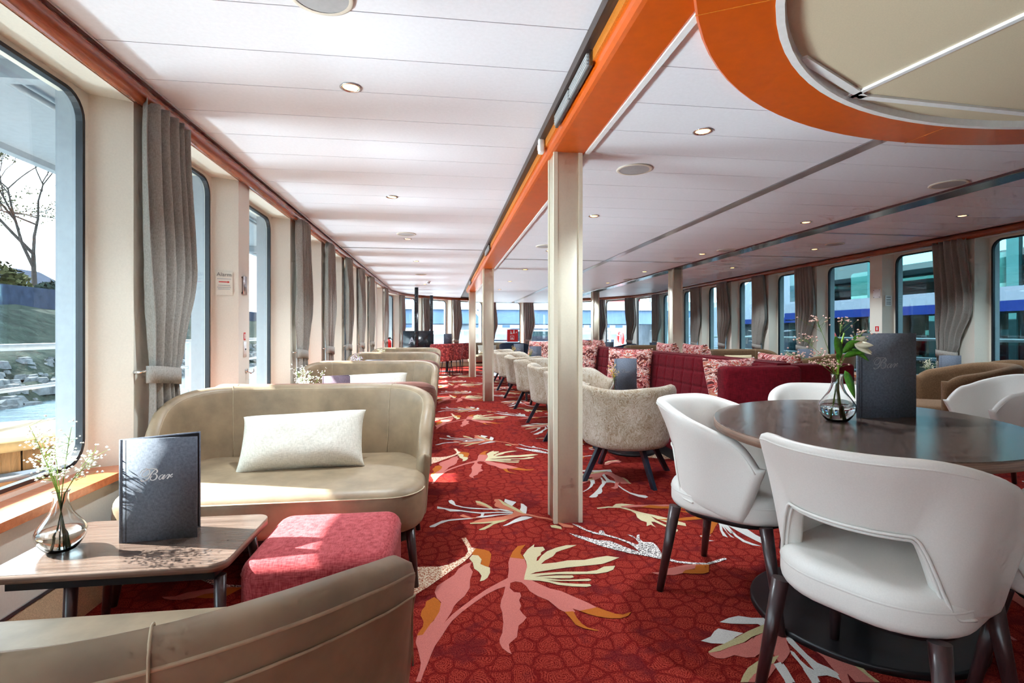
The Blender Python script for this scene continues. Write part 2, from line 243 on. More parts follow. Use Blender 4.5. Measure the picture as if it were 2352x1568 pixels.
MOTIF = [
('A','pink','312,2405 378,2379 377,2300 359,2233 344,2179 376,2170 411,2125 439,2091 480,2064 516,2018 560,1965 588,1923 544,1911 515,1907 493,1928 498,1902 458,1908 441,1928 425,1967 412,2000 378,2036 352,2081 344,2125 330,2158 305,2170 282,2160 274,2117 287,2081 311,2074 311,2045 298,2015 300,1973 290,1948 298,1915 308,1889 292,1864 270,1840 260,1797 255,1773 236,1752 222,1736 220,1708 224,1680 211,1693 197,1717 191,1746 194,1769 207,1804 218,1867 222,1936 219,1980 228,2025 243,2071 257,2132 221,2115 176,2080 123,2023 73,1963 33,1905 11,1856 0,1877 3,1893 34,1947 74,1999 125,2062 179,2121 231,2167 277,2206 291,2281 298,2352'),
('A','pink','133,2385 119,2335 130,2283 114,2209 109,2139 85,2076 55,2032 41,2004 30,1961 15,1921 3,1893 14,1862 -7,1808 -28,1758 -40,1710 -49,1669 -60,1626 -68,1584 -83,1586 -73,1637 -71,1672 -80,1726 -94,1790 -89,1831 -65,1866 -34,1914 -16,1982 -8,2041 -25,2074 -35,2125 -26,2174 17,2227 48,2265 68,2321 97,2358'),
('A','orange','-35,2084 -18,2058 -9,2033 -14,1974 -30,1927 -48,1890 -71,1829 -92,1826 -73,1880 -71,1912 -84,1955 -81,1991 -69,2019 -66,2056'),
('A','rust','93,2665 117,2668 130,2601 139,2544 159,2529 141,2484 129,2452 103,2400 69,2352 22,2288 -22,2228 -63,2171 -95,2133 -118,2103 -178,2095 -264,2155 -332,2198 -256,2259 -196,2307 -133,2363 -78,2361 -19,2353 23,2368 65,2405 100,2444 120,2499 117,2547 106,2598'),
('A','orange','159,2529 202,2506 222,2485 228,2450 218,2385 203,2318 170,2349 178,2390 167,2435 139,2450 138,2479'),
('A','cream','137,2456 165,2447 178,2401 169,2354 188,2331 209,2312 205,2263 190,2218 173,2197 155,2190 166,2240 156,2280 138,2312 135,2374 121,2419'),
('A','orange','312,2405 335,2470 366,2526 409,2539 379,2482 368,2442 378,2379'),
('A','orange','515,1907 588,1923 613,1898 643,1869 672,1861 709,1874 687,1849 651,1836 611,1843 569,1861 537,1886'),
('A','orange','458,1908 491,1907 492,1864 500,1823 515,1795 553,1770 535,1773 502,1790 476,1819 470,1854'),
('A','cream','344,2179 352,2215 377,2300 381,2352 377,2419 410,2484 453,2539 444,2503 490,2503 493,2467 468,2441 462,2413 440,2388 429,2351 439,2355 462,2401 499,2448 552,2483 609,2506 660,2501 628,2479 570,2450 541,2431 516,2389 470,2351 444,2317 517,2323 573,2337 654,2332 719,2350 772,2360 823,2334 773,2305 721,2280 648,2274 551,2267 454,2250 406,2241 379,2226 450,2229 542,2228 631,2216 680,2224 723,2254 776,2255 754,2219 719,2199 670,2191 580,2199 492,2210 423,2207 394,2200 489,2199 560,2190 562,2173 544,2166 483,2174 423,2185 502,2157 568,2151 622,2152 631,2140 616,2131 564,2138 478,2151 441,2161 496,2131 558,2114 613,2105 615,2089 593,2083 535,2095 479,2116 446,2142 409,2161 376,2170'),
('C','peach','483,2974 492,2946 469,2947 439,2948 413,2930 388,2907 348,2887 279,2861 206,2856 147,2864 184,2904 223,2930 287,2937 344,2950 386,2982 403,2990 418,3021 376,3055 344,3083 313,3128 313,3164 329,3204 317,3225 325,3262 351,3261 381,3130 418,3078 449,3017'),
('C','peach','482,2980 516,2954 548,2919 592,2896 629,2855 645,2812 669,2785 709,2755 702,2728 651,2744 626,2825 591,2870 544,2899 508,2928 478,2953'),
('C','peach','205,3227 242,3179 284,3108 318,3063 335,3038 315,3035 264,3111 205,3172'),
('C','khaki','202,3247 226,3237 262,3183 292,3119 303,3065 285,3085 248,3154 204,3215'),
('C','khaki','347,3259 362,3244 383,3179 420,3119 453,3045 482,2980 466,2977 437,3019 394,3105 368,3150'),
('C','khaki','148,2874 207,2871 277,2881 368,2900 338,2868 307,2853 276,2832 252,2797 221,2764 196,2758 189,2768 224,2801 255,2835 275,2857 228,2853 149,2857'),
('C','white','391,3260 414,3231 454,3188 418,3119 394,3165 380,3204'),
('C','white','478,3160 492,3146 506,3090 493,3023 481,2975 465,2999 455,3045 467,3084'),
('C','white','510,2912 474,2932 447,2931 405,2895 361,2841 323,2802 345,2804 386,2837 426,2862 474,2886'),
('C','white','33,3269 52,3286 68,3252 76,3183 124,3141 186,3115 263,3093 339,3077 376,3055 410,3017 373,3028 330,3062 261,3076 169,3100 108,3137 70,3172 39,3225'),
('C','white','-36,3174 3,3140 38,3118 91,3093 159,3056 219,3032 295,3027 353,3025 409,3012 407,2995 332,3011 240,3012 230,2971 291,2984 403,2990 401,2980 328,2973 270,2955 220,2945 184,2956 215,2973 221,3009 166,3033 106,3066 41,3072 7,3116 -36,3133'),
('C','white','-75,2850 -44,2885 -8,2925 47,2943 120,2945 168,2947 168,2935 101,2928 28,2915 -15,2881 -46,2837 -71,2836'),
('C','peach','92,2989 115,3013 137,2983 161,2956 213,2946 168,2935 121,2959'),
('C','speck','661,2654 697,2623 739,2586 779,2549 843,2528 876,2476 910,2419 944,2381 937,2427 925,2487 883,2554 835,2598 788,2631 744,2697 708,2786 739,2760 767,2687 815,2634 832,2671 851,2662 846,2616 889,2572 933,2510 962,2464 978,2480 981,2541 957,2601 980,2579 986,2540 1010,2588 1022,2586 1003,2538 1004,2495 1050,2482 1055,2434 1041,2357 1050,2303 1079,2263 1142,2239 1202,2226 1273,2252 1315,2267 1318,2251 1271,2232 1200,2207 1133,2221 1068,2249 1005,2298 950,2337 892,2372 836,2418 780,2471 727,2544 682,2606'),
('C','pink','911,2169 961,2167 996,2195 1033,2205 1096,2221 1133,2221 1178,2217 1141,2210 1121,2179 1071,2171 1050,2146 1004,2134 958,2140 928,2153'),
('C','orange','1046,2147 1071,2171 1118,2174 1144,2214 1207,2211 1166,2140 1140,2129 1089,2134'),
('C','khaki','583,2774 613,2777 638,2746 635,2711 613,2728 585,2746'),
('F','cream','922,3019 1000,3035 1056,3019 1096,2996 1135,2940 1176,2893 1219,2855 1279,2792 1337,2709 1322,2668 1247,2722 1215,2778 1191,2843 1193,2781 1214,2711 1245,2657 1253,2622 1235,2597 1227,2619 1202,2684 1176,2753 1157,2756 1150,2706 1151,2670 1137,2714 1107,2697 1130,2752 1109,2784 1105,2831 1120,2892 1107,2944 1061,3001 993,3013 923,3002'),
('F','cream','1026,3032 1062,3072 1100,3075 1173,3039 1143,3025 1093,3023 1064,3009'),
('F','pink','1070,3026 1150,3042 1232,3031 1353,3023 1456,3001 1335,2982 1191,3004 1097,2999'),
('F','orange','1188,2998 1260,3023 1338,2990 1503,2994 1597,2947 1656,2887 1470,2929 1350,2948 1266,2965'),
('F','orange','1349,2945 1442,2874 1548,2803 1511,2800 1437,2858 1347,2928'),
('F','orange','1196,2788 1303,2781 1384,2794 1500,2801 1548,2748 1635,2748 1700,2728 1670,2680 1604,2696 1522,2692 1472,2634 1414,2560 1358,2516 1322,2508 1364,2567 1432,2653 1482,2735 1477,2758 1368,2750 1262,2756'),
('F','white','1527,2702 1573,2692 1645,2668 1766,2667 1699,2562 1657,2595 1625,2635 1628,2585 1626,2505 1635,2453 1593,2386 1581,2436 1569,2500 1561,2567 1555,2623 1555,2651 1538,2584 1524,2506 1527,2443 1545,2404 1567,2366 1531,2382 1507,2427 1507,2496 1530,2598 1535,2647 1527,2585 1527,2538 1507,2541 1523,2634 1495,2549 1491,2479 1482,2499 1502,2589 1516,2642 1484,2577 1462,2489 1449,2516 1476,2592 1510,2657'),
('F','white','1329,2532 1392,2530 1368,2514 1328,2520'),
('F','white','1317,2489 1371,2458 1337,2458'),
('G','white','1004,1765 1053,1787 1096,1795 1138,1776 1195,1768 1232,1777 1289,1779 1276,1704 1238,1731 1206,1744 1141,1722 1135,1735 1079,1743 1039,1751'),
('G','white','879,1666 925,1685 955,1714 978,1728 1000,1716 1050,1689 1010,1671 968,1643 949,1640 908,1648'),
('G','khaki','872,1605 905,1624 949,1640 1007,1666 1073,1698 1143,1725 1206,1744 1245,1730 1173,1702 1114,1680 1066,1664 1022,1639 963,1622 915,1605 874,1600'),
('G','pink','870,1600 913,1602 961,1620 1029,1638 1063,1658 1112,1678 1169,1697 1244,1717 1269,1695 1276,1636 1289,1584 1297,1551 1308,1514 1310,1470 1300,1425 1298,1398 1240,1406 1246,1446 1223,1408 1207,1420 1217,1463 1231,1529 1227,1587 1214,1627 1200,1657 1168,1622 1145,1571 1109,1540 1080,1520 1071,1526 1085,1585 1061,1585 1031,1571 1009,1559 980,1560 949,1577 905,1565 882,1571 871,1587'),
('G','khaki','1295,1556 1312,1544 1316,1508 1318,1478 1311,1437 1313,1396 1298,1398 1298,1434 1298,1471 1302,1515'),
('G','white','1201,1669 1198,1635 1192,1591 1188,1545 1191,1505 1210,1478 1217,1454 1214,1428 1205,1410 1196,1430 1177,1446 1144,1446 1133,1420 1114,1428 1124,1471 1133,1517 1138,1557 1148,1576 1154,1565 1146,1525 1147,1491 1155,1472 1164,1523 1167,1563 1170,1616 1177,1637'),
('G','white','1051,1495 1080,1517 1077,1496 1065,1456 1058,1430 1038,1433 1044,1459'),
('G','khaki','893,1452 923,1484 956,1512 1007,1539 1048,1548 1094,1557 1053,1523 1022,1513 975,1491 930,1461 916,1449'),
('G','pink','916,1449 955,1480 1020,1508 1053,1523 1044,1501 968,1442'),
('G','cream','1308,1987 1351,2032 1423,2052 1461,2061 1439,2037 1379,2028 1337,1991 1303,1963'),
('G','pink','1303,1963 1370,2021 1445,2045 1465,2016 1430,1975 1400,1987 1368,1979 1316,1922 1290,1914 1286,1934'),
('G','white','1210,1380 1215,1290 1231,1204 1270,1153 1307,1130 1313,1099 1287,1081 1253,1111 1221,1178 1205,1263 1200,1341'),
('G','white','932,1146 985,1218 1040,1304 1084,1387 1108,1425 1124,1485 1135,1452 1122,1402 1095,1355 1072,1319 1057,1255 1035,1212 1004,1189 997,1163 978,1139 948,1135'),
('G','white','922,1264 963,1305 1002,1368 1032,1445 1047,1517 1076,1524 1054,1442 1019,1366 980,1312 933,1262'),
('G','pink','1210,1442 1231,1439 1212,1380 1181,1305 1153,1294 1134,1321 1171,1345'),
]
# ---------------------------------------------------------------- mesh helpers
class MB:
    def __init__(s): s.v = []; s.f = []; s.sm = []; s.mi = []
    def add(s, vs_, fs, smooth=True, mi=0):
        o = len(s.v); s.v += [tuple(p) for p in vs_]; s.f += [tuple(i + o for i in f) for f in fs]; s.sm += [smooth] * len(fs); s.mi += [mi] * len(fs); return s
    def box(s, x0, x1, y0, y1, z0, z1, mi=0):
        return s.add([(x0, y0, z0), (x1, y0, z0), (x1, y1, z0), (x0, y1, z0), (x0, y0, z1), (x1, y0, z1), (x1, y1, z1), (x0, y1, z1)],
                     [(0, 3, 2, 1), (4, 5, 6, 7), (0, 1, 5, 4), (1, 2, 6, 5), (2, 3, 7, 6), (3, 0, 4, 7)], False, mi)
    def loft(s, loops, closed=True, cap0=True, cap1=True, smooth=True, ring=False, mi=0):
        n = len(loops[0]); vs_ = [p for l in loops for p in l]; fs = []
        m = len(loops)
        for i in range(m if ring else m - 1):
            k = (i + 1) % m
            for j in range(n if closed else n - 1):
                a, b_ = i * n + j, i * n + (j + 1) % n
                fs.append((a, b_, k * n + (j + 1) % n, k * n + j))
        s.add(vs_, fs, smooth, mi); o = len(s.v) - len(vs_)
        if not ring and closed:
            if cap0: s.f.append(tuple(o + j for j in reversed(range(n)))); s.sm.append(False); s.mi.append(mi)
            if cap1: s.f.append(tuple(o + (m - 1) * n + j for j in range(n))); s.sm.append(False); s.mi.append(mi)
        return s
    def tube(s, pts, r, n=8, cap=True, flat=1.0):
        P = [Vector(p) for p in pts]; R = r if isinstance(r, (list, tuple)) else [r] * len(P)
        loops = []; up = None
        for i, p in enumerate(P):
            d = (P[min(i + 1, len(P) - 1)] - P[max(i - 1, 0)])
            if d.length < 1e-9: d = Vector((0, 0, 1))
            d.normalize()
            if up is None: up = Vector((0, 0, 1)) if abs(d.z) < 0.9 else Vector((1, 0, 0))
            a = d.cross(up)
            if a.length < 1e-6: a = d.cross(Vector((0, 1, 0)))
            a.normalize(); bb = d.cross(a).normalized(); up = -bb if bb.dot(up) < 0 else bb
            loops.append([p + a * (cos(2 * pi * k / n) * R[i]) + bb * (sin(2 * pi * k / n) * R[i] * flat) for k in range(n)])
        return s.loft(loops, True, cap, cap)
    def lathe(s, prof, n=24, c=(0, 0, 0), cap0=False, cap1=False):
        loops = [[(c[0] + r_ * cos(2 * pi * k / n), c[1] + r_ * sin(2 * pi * k / n), c[2] + z) for k in range(n)] for r_, z in prof]
        return s.loft(loops, True, cap0, cap1)
    def slab(s, outline, z0, z1, r0=0.0, r1=0.0, seg=3, crown=0.0):
        """solid from a plan outline (ccw), lower and upper edges rounded"""
        n = len(outline); P = [Vector((p[0], p[1])) for p in outline]; nor = []
        for i in range(n):
            e = P[(i + 1) % n] - P[i - 1]; nor.append(Vector((e.y, -e.x)).normalized())
        def loop(ins, z): return [(P[i].x - nor[i].x * ins, P[i].y - nor[i].y * ins, z) for i in range(n)]
        L = []
        if r0:
            for k in range(seg + 1): a = pi / 2 * k / seg; L.append(loop(r0 * (1 - sin(a)), z0 + r0 * (1 - cos(a))))
        else: L.append(loop(0, z0))
        if r1:
            for k in range(seg + 1): a = pi / 2 * k / seg; L.append(loop(r1 * (1 - cos(a)), z1 - r1 * (1 - sin(a))))
        else: L.append(loop(0, z1))
        if crown:
            cx = sum(p.x for p in P) / n; cyy = sum(p.y for p in P) / n; top = L[-1]
            for k in (0.75, 0.45, 0.15):
                L.append([(cx + (q[0] - cx) * k, cyy + (q[1] - cyy) * k, z1 + crown * (1 - k * k)) for q in top])
        return s.loft(L)
    def mesh(s, name, mats):
        me = bpy.data.meshes.new(name); me.from_pydata(s.v, [], s.f); me.validate(clean_customdata=False)
        if len(me.polygons) == len(s.sm):
            me.polygons.foreach_set('use_smooth', s.sm); me.polygons.foreach_set('material_index', s.mi)
        for m_ in ([mats] if isinstance(mats, str) else mats): me.materials.append(MATS[m_])
        me.update(); return me
def put(name, me, parent=None, loc=(0, 0, 0), rz=0.0, label=None, cat=None, group=None, kind=None, scale=None):
    o = bpy.data.objects.new(name, me); C.objects.link(o); o.location = loc; o.rotation_euler = (0, 0, rz)
    if scale: o.scale = scale
    if parent: o.parent = parent
    if label: o['label'] = label
    if cat: o['category'] = cat
    if group: o['group'] = group
    if kind: o['kind'] = kind
    return o
def thing(name, label, cat, loc=(0, 0, 0), rz=0.0, group=None, kind=None): return put(name, None, None, loc, rz, label, cat, group, kind)
def copy_tree(o, parent=None, loc=None, rz=None, label=None):
    c = o.copy(); C.objects.link(c); c.parent = parent
    if loc is not None: c.location = loc
    if rz is not None: c.rotation_euler = (0, 0, rz)
    if label: c['label'] = label
    for ch in list(o.children): copy_tree(ch, c)
    return c
def rrect(x0, x1, y0, y1, r, seg=5):
    out = []
    for cx, cyy, a0 in ((x1 - r, y1 - r, 0), (x0 + r, y1 - r, pi / 2), (x0 + r, y0 + r, pi), (x1 - r, y0 + r, 1.5 * pi)):
        for k in range(seg + 1):
            a = a0 + pi / 2 * k / seg; out.append((cx + r * cos(a), cyy + r * sin(a)))
    return out
def circ(r, n=40, c=(0, 0), ry=None): return [(c[0] + r * cos(2 * pi * k / n), c[1] + (ry or r) * sin(2 * pi * k / n)) for k in range(n)]
def lerp(a, b_, t_): return a + (b_ - a) * t_
def smooth(x): x = max(0.0, min(1.0, x)); return x * x * (3 - 2 * x)
def interp(x, xs, ys):
    if x <= xs[0]: return ys[0]
    for i in range(len(xs) - 1):
        if x <= xs[i + 1]: return lerp(ys[i], ys[i + 1], smooth((x - xs[i]) / (xs[i + 1] - xs[i])))
    return ys[-1]
# ================================================================ THE SETTING
XL, XR, CX = -1.41, 5.88, 2.235
ZC, ZM = 2.20, 2.085          # aisle ceilings, lower ceiling between the beams
left_pts = [(XL, 2.77 + 1.22 * k) for k in range(-5, 10)]
NB = 9; YB = 13.75
bow = [(CX - (CX - XL) * cos(pi * k / NB), YB + 3.35 * sin(pi * k / NB)) for k in range(NB + 1)]
right_pts = [(XR, YB - 0.3 - 1.22 * k) for k in range(0, 15)]     # window far edges fall near 5.03 + 1.22 k
right_pts = [(XR, 5.0 + 1.22 * (7 - k)) for k in range(0, 15)]
poly = left_pts + bow[1:-1] + [(XR, YB)] + right_pts[1:] if False else left_pts + bow[1:-1] + right_pts
y_back = -3.33
outline = [(XL, y_back)] + [(XL, YB)] + bow[1:-1] + [(XR, right_pts[0][1]), (XR, y_back)]

# floor -----------------------------------------------------------------
mb = MB(); ol = [(p[0], p[1]) for p in reversed(outline)]
mb.add([(x, y, 0) for x, y in ol] + [(x, y, -0.15) for x, y in ol],
       [tuple(range(len(ol))), tuple(reversed(range(len(ol), 2 * len(ol))))] + [(i, i + len(ol), (i + 1) % len(ol) + len(ol), (i + 1) % len(ol)) for i in range(len(ol))], False)
floor = put('floor', mb.mesh('floor', 'carpet'), kind='structure')
from mathutils.geometry import tessellate_polygon
MM = {}
for mname, col, s_ in MOTIF: MM.setdefault(mname, []).append((col, [tuple(int(q) / 1000 for q in p.split(',')) for p in s_.split()]))
mats = ['motif_' + c for c in ('pink', 'orange', 'cream', 'white', 'khaki', 'peach', 'speck', 'rust')]
for mname, polys in MM.items():
    mb = MB()
    for i, (col, pts) in enumerate(polys):
        z = 0.0020 + 0.00006 * i
        tris = tessellate_polygon([[Vector((x, y, 0)) for x, y in pts]])
        fs = []
        for t_ in tris:
            a, b_, c_ = [Vector(pts[k]) for k in t_]
            fs.append(tuple(t_) if (b_ - a).cross(c_ - a) > 0 else tuple(reversed(t_)))
        mb.add([(x, y, z) for x, y in pts], fs, False, mats.index('motif_' + col))
    me = mb.mesh('carpet_motif', mats)
    for ix in range(-1, 3):
        for iy in range(-1, 7):
            dx, dy = 2.03 * ix, 2.075 * iy - 0.06 * ix
            xs = [p[0] + dx for _, pl in polys for p in pl]; ys = [p[1] + dy for _, pl in polys for p in pl]
            if min(xs) < XL - 0.75 or max(xs) > XR or max(ys) > 14.6 or min(ys) < -1.5: continue
            put('carpet_motif', me, floor, (dx, dy, 0), kind='stuff')

# walls, piers and windows, bay after bay round the saloon ------------------
wall_left = put('wall_left', None, kind='structure'); wall_front = put('wall_front', None, kind='structure'); wall_right = put('wall_right', None, kind='structure')
bay_cache = {}
def bay_meshes(L, right):
    key = (round(L, 3), right)
    if key in bay_cache: return bay_cache[key]
    d = {}
    d['wall_panel'] = MB().box(0, L, 0, 0.26, 0, 0.43).mesh('wall_panel', 'cream')
    sk = MB(); sk.add([(0, -0.075, 0), (L, -0.075, 0), (L, 0, 0.13), (0, 0, 0.13), (0, 0, 0), (L, 0, 0)], [(0, 1, 2, 3), (3, 4, 0), (1, 5, 2)], False)
    d['baseboard'] = sk.mesh('baseboard', 'skirting')
    d['baseboard_strip'] = MB().box(0, L, -0.006, 0, 0.13, 0.142).mesh('baseboard_strip', 'alu')
    d['window_sill'] = MB().box(0, L, -0.03, 0.17, 0.43, 0.462).mesh('window_sill', 'sill_wood')
    d['header_panel'] = MB().box(0, L, 0, 0.26, 2.12, 2.24).mesh('header_panel', 'cream')
    p = MB(); q = [(L - 0.2, 0), (L, 0), (L + 0.035, 0.155), (L - 0.27, 0.155)]
    p.loft([[(x, y, 0.462) for x, y in q], [(x, y, 2.12) for x, y in q]], smooth=False)
    d['pier'] = p.mesh('pier', 'cream')
    d['outer_pier'] = MB().box(L - 0.28, L + 0.045, 0.175, 0.27, 0.3, 2.2).mesh('outer_pier', 'steel_outside')
    x0, x1, z0, z1 = 0.03, L - 0.265, 0.46, 2.125
    def ringm(a, b_, y0, y1):
        return MB().loft([[(x, y0, z) for x, z in a], [(x, y0, z) for x, z in b_], [(x, y1, z) for x, z in b_], [(x, y1, z) for x, z in a]], ring=True, smooth=False)
    o_ = rrect(x0, x1, z0, z1, 0.004, 6); i1 = rrect(x0 + 0.03, x1 - 0.03, z0 + 0.03, z1 - 0.03, 0.11, 6); i2 = rrect(x0 + 0.046, x1 - 0.046, z0 + 0.046, z1 - 0.046, 0.098, 6)
    d['window_frame'] = ringm(o_, i1, 0.148, 0.18).mesh('window_frame', 'cream')
    d['window_seal'] = ringm(i1, i2, 0.142, 0.17).mesh('window_seal', 'black_rubber')
    g = rrect(x0 + 0.04, x1 - 0.04, z0 + 0.04, z1 - 0.04, 0.1, 6)
    d['window_pane'] = MB().loft([[(x, 0.158, z) for x, z in g], [(x, 0.163, z) for x, z in g]], smooth=False).mesh('window_pane', 'pane_teal' if right else 'pane_clear')
    bay_cache[key] = d; return d
WN = 0
pier_at = []
for i in range(len(poly) - 1):
    A, B = Vector(poly[i]), Vector(poly[i + 1]); d_ = B - A; L = d_.length; ang = math.atan2(d_.y, d_.x)
    par = wall_left if i < len(left_pts) - 1 else (wall_right if i >= len(left_pts) + NB - 1 else wall_front)
    ms = bay_meshes(L, par is wall_right)
    for k in ('wall_panel', 'baseboard', 'baseboard_strip', 'window_sill', 'header_panel', 'pier', 'outer_pier'): put(k, ms[k], par, (A.x, A.y, 0), ang)
    if True:
        WN += 1
        w_ = put('window_%d' % WN, None, None, (A.x, A.y, 0), ang, kind='structure')
        for k in ('window_frame', 'window_seal', 'window_pane'): put(k, ms[k], w_)
        if max(A.y, B.y) < -0.2: pier_at.append((A, B, ang, L, par)); continue
        pl = bpy.data.lights.new('portal', 'AREA'); pl.shape = 'RECTANGLE'; pl.size = L - 0.4; pl.size_y = 1.55; pl.cycles.is_portal = True
        po = bpy.data.objects.new('window_portal', pl); C.objects.link(po)
        n_ = Vector((-sin(ang), cos(ang), 0)); mid = A + d_ * ((L / 2 - 0.12) / L)
        po.location = Vector((mid.x, mid.y, 1.29)) + n_ * 0.3
        po.rotation_euler = (-n_).to_track_quat('-Z', 'Y').to_euler()
    pier_at.append((A, B, ang, L, par))
put('wall_back', MB().box(XL - 0.3, XR + 0.3, y_back - 0.2, y_back, 0, 2.4).mesh('wall_back', 'cream'), kind='structure')

# round wooden rail below the ceiling along all the windows
def rail(name, off, z, r, mat, flat=1.0):
    pts = []
    for i, p in enumerate(poly):
        a = Vector(poly[max(i - 1, 0)]); b_ = Vector(poly[min(i + 1, len(poly) - 1)]); d_ = (b_ - a).normalized(); n_ = Vector((-d_.y, d_.x))
        q = Vector(p) - n_ * off; pts.append((q.x, q.y, z))
    put(name, MB().tube(pts, r, 14, flat=flat).mesh(name, mat), kind='structure')
rail('trim_1', 0.03, 2.155, 0.043, 'rail_wood')
rail('trim_2', 0.07, 2.2, 0.007, 'alu')

# ceilings ------------------------------------------------------------------
ceil = put('ceiling', MB().loft([[(x, y, 2.225) for x, y in reversed(outline)], [(x, y, 2.40) for x, y in reversed(outline)]], smooth=False).mesh('ceiling', 'ceiling_gap'), kind='structure')
pc = {}
def panel(x0, x1, y0, y1, z):
    k = (round(x1 - x0, 3), round(y1 - y0, 3))
    if k not in pc: pc[k] = MB().box(0, k[0], 0, k[1], 0, 0.014).mesh('ceiling_panel', 'ceiling')
    put('ceiling_panel', pc[k], ceil, (x0, y0, z))
G = 0.0045
def ell_y(x): return YB + 3.30 * sqrt(max(0.0, 1 - ((x - CX) / (CX - XL)) ** 2))
for (x0, x1, z) in ((XL + 0.03, 0.545, ZC), (0.80, 2.255, ZM), (2.345, 3.57, ZM), (3.80, XR - 0.03, ZC)):
    y = -0.62
    while y < 8.7:
        panel(x0, x1, y, y + 0.3125 - G, z); y += 0.3125
    while y < 13.6:
        panel(x0, x1, y, y + 1.25 - G, z); y += 1.25
    panel(x0, x1, y_back, -0.62 - G, z)
    # bow end piece follows the curve
    n = 14; y0 = y
    pts = [(lerp(x0, x1, k / n), max(y0 + 0.02, ell_y(lerp(x0, x1, k / n)))) for k in range(n + 1)]
    pl_ = [(x0, y0), (x1, y0)] + list(reversed(pts))
    put('ceiling_panel', MB().loft([[(a, b_, z) for a, b_ in pl_], [(a, b_, z + 0.014) for a, b_ in pl_]], smooth=False).mesh('ceiling_panel', 'ceiling'), ceil)
put('ceiling_strip', MB().box(2.258, 2.342, -3, 16.5, ZM - 0.004, ZM + 0.02).mesh('ceiling_strip', 'alu'), ceil)
for yy in (7.02,):
    for x0, x1, z in ((XL + 0.05, 0.54, ZC), (0.8, 3.57, ZM), (3.8, XR - 0.03, ZC)):
        put('ceiling_strip', MB().box(x0, x1, yy, yy + 0.035, z - 0.006, z + 0.003).mesh('ceiling_strip', 'alu'), ceil)
put('ceiling_strip', MB().box(3.8, XR - 0.03, 5.3, 5.335, ZC - 0.006, ZC + 0.003).mesh('ceiling_strip', 'alu'), ceil)

# orange beam on the left pillar row, dark steel beam on the right one
Y1 = 13.0
sec = [(0.584, 2.10), (0.588, 2.085), (0.600, 2.073), (0.615, 2.07), (0.782, 2.07), (0.79, 2.075), (0.79, 2.3), (0.584, 2.3)]
beam = put('ceiling_beam', MB().loft([[(x, y_back, z) for x, z in sec], [(x, Y1, z) for x, z in sec]], smooth=False).mesh('ceiling_beam', 'orange_lacquer'), None, kind='structure')
put('veneer_panel', MB().box(0.574, 0.584, y_back, Y1, 2.115, 2.18).mesh('veneer_panel', 'orange_veneer'), beam)
put('dark_trim', MB().box(0.540, 0.574, y_back, Y1 + 0.1, 2.158, 2.225).mesh('dark_trim', 'trim_dark'), beam)
put('white_strip', MB().box(0.79, 0.815, y_back, Y1, 2.066, 2.09).mesh('white_strip', 'white_paint'), beam)
for ya, yb in ((1.93, 2.54), (6.3, 6.9), (10.6, 11.2)):
    v_ = put('air_vent', MB().box(0.560, 0.5735, ya, yb, 2.095, 2.158).mesh('air_vent', 'alu_dark'), beam)
    for half in (0, 1):
        y0 = lerp(ya, yb, half / 2) + 0.01; y1 = lerp(ya, yb, (half + 1) / 2) - 0.01
        for zz in (2.103, 2.116, 2.129, 2.142):
            put('vent_slat', MB().box(0.552, 0.561, y0, y1, zz, zz + 0.006).mesh('vent_slat', 'grey_grille'), v_)
beam2 = put('ceiling_beam', MB().loft([[(x + 2.98, y_back, z) for x, z in sec], [(x + 2.98, 15.5, z) for x, z in sec]], smooth=False).mesh('ceiling_beam', 'alu_dark'), None, kind='structure')
def pillar(x0, y0, top, label):
    p = thing('pillar', label, 'pillar', (x0, y0, 0), kind='structure')
    put('shaft', MB().slab(rrect(0.006, 0.158, 0.006, 0.158, 0.006, 2), 0, top).mesh('shaft', 'pillar'), p)
    for (cx_, cy_) in ((0, 0), (0.142, 0), (0, 0.142), (0.142, 0.142)):
        put('corner_bead', MB().box(cx_, cx_ + 0.022, cy_, cy_ + 0.022, 0, top).mesh('corner_bead', 'pillar'), p)
    return p
pillar(0.61, 2.80, 2.072, 'big cream pillar carrying the orange beam in the foreground')
pillar(0.62, 8.00, 2.072, 'cream pillar in the aisle, second along the orange beam')
pillar(0.62, 12.45, 2.072, 'slim far cream pillar at the end of the orange beam')
pillar(3.60, 7.72, 2.072, 'cream pillar standing behind the brown chairs on the right')
pillar(3.60, 12.1, 2.072, 'far right cream pillar before the bow windows')

# big oval light-well ring ---------------------------------------------------
RC, RA, RBb = (2.48, 0.705), 1.94, 1.68
ring = put('ceiling_ring', None, None, (RC[0], RC[1], 0), kind='structure')
n = 96
def ell(a, b_, z): return [(a * cos(2 * pi * k / n), b_ * sin(2 * pi * k / n), z) for k in range(n)]
put('orange_band', MB().loft([ell(RA, RBb, 2.084), ell(RA, RBb, 2.056), ell(RA - 0.008, RBb - 0.008, 2.05), ell(RA - 0.225, RBb - 0.225, 2.05), ell(RA - 0.225, RBb - 0.225, 2.084)], ring=True, smooth=False).mesh('orange_band', 'orange_lacquer'), ring)
put('white_trim', MB().loft([ell(RA - 0.225, RBb - 0.225, 2.046), ell(RA - 0.25, RBb - 0.25, 2.046), ell(RA - 0.255, RBb - 0.255, 2.082), ell(RA - 0.225, RBb - 0.225, 2.082)], ring=True, smooth=False).mesh('white_trim', 'white_paint'), ring)
put('beige_panel', MB().loft([ell(RA - 0.24, RBb - 0.24, 2.076), ell(RA - 0.24, RBb - 0.24, 2.084)], smooth=False).mesh('beige_panel', 'beige_ceiling'), ring)
def tbar(p, q, w=0.022):
    P, Q = Vector(p), Vector(q); d_ = (Q - P); a = math.atan2(d_.y, d_.x)
    put('ceiling_bar', MB().box(0, d_.length, -w / 2, w / 2, -0.003, 0.009).mesh('ceiling_bar', 'white_paint'), ring, (P.x - RC[0], P.y - RC[1], 2.068), a)
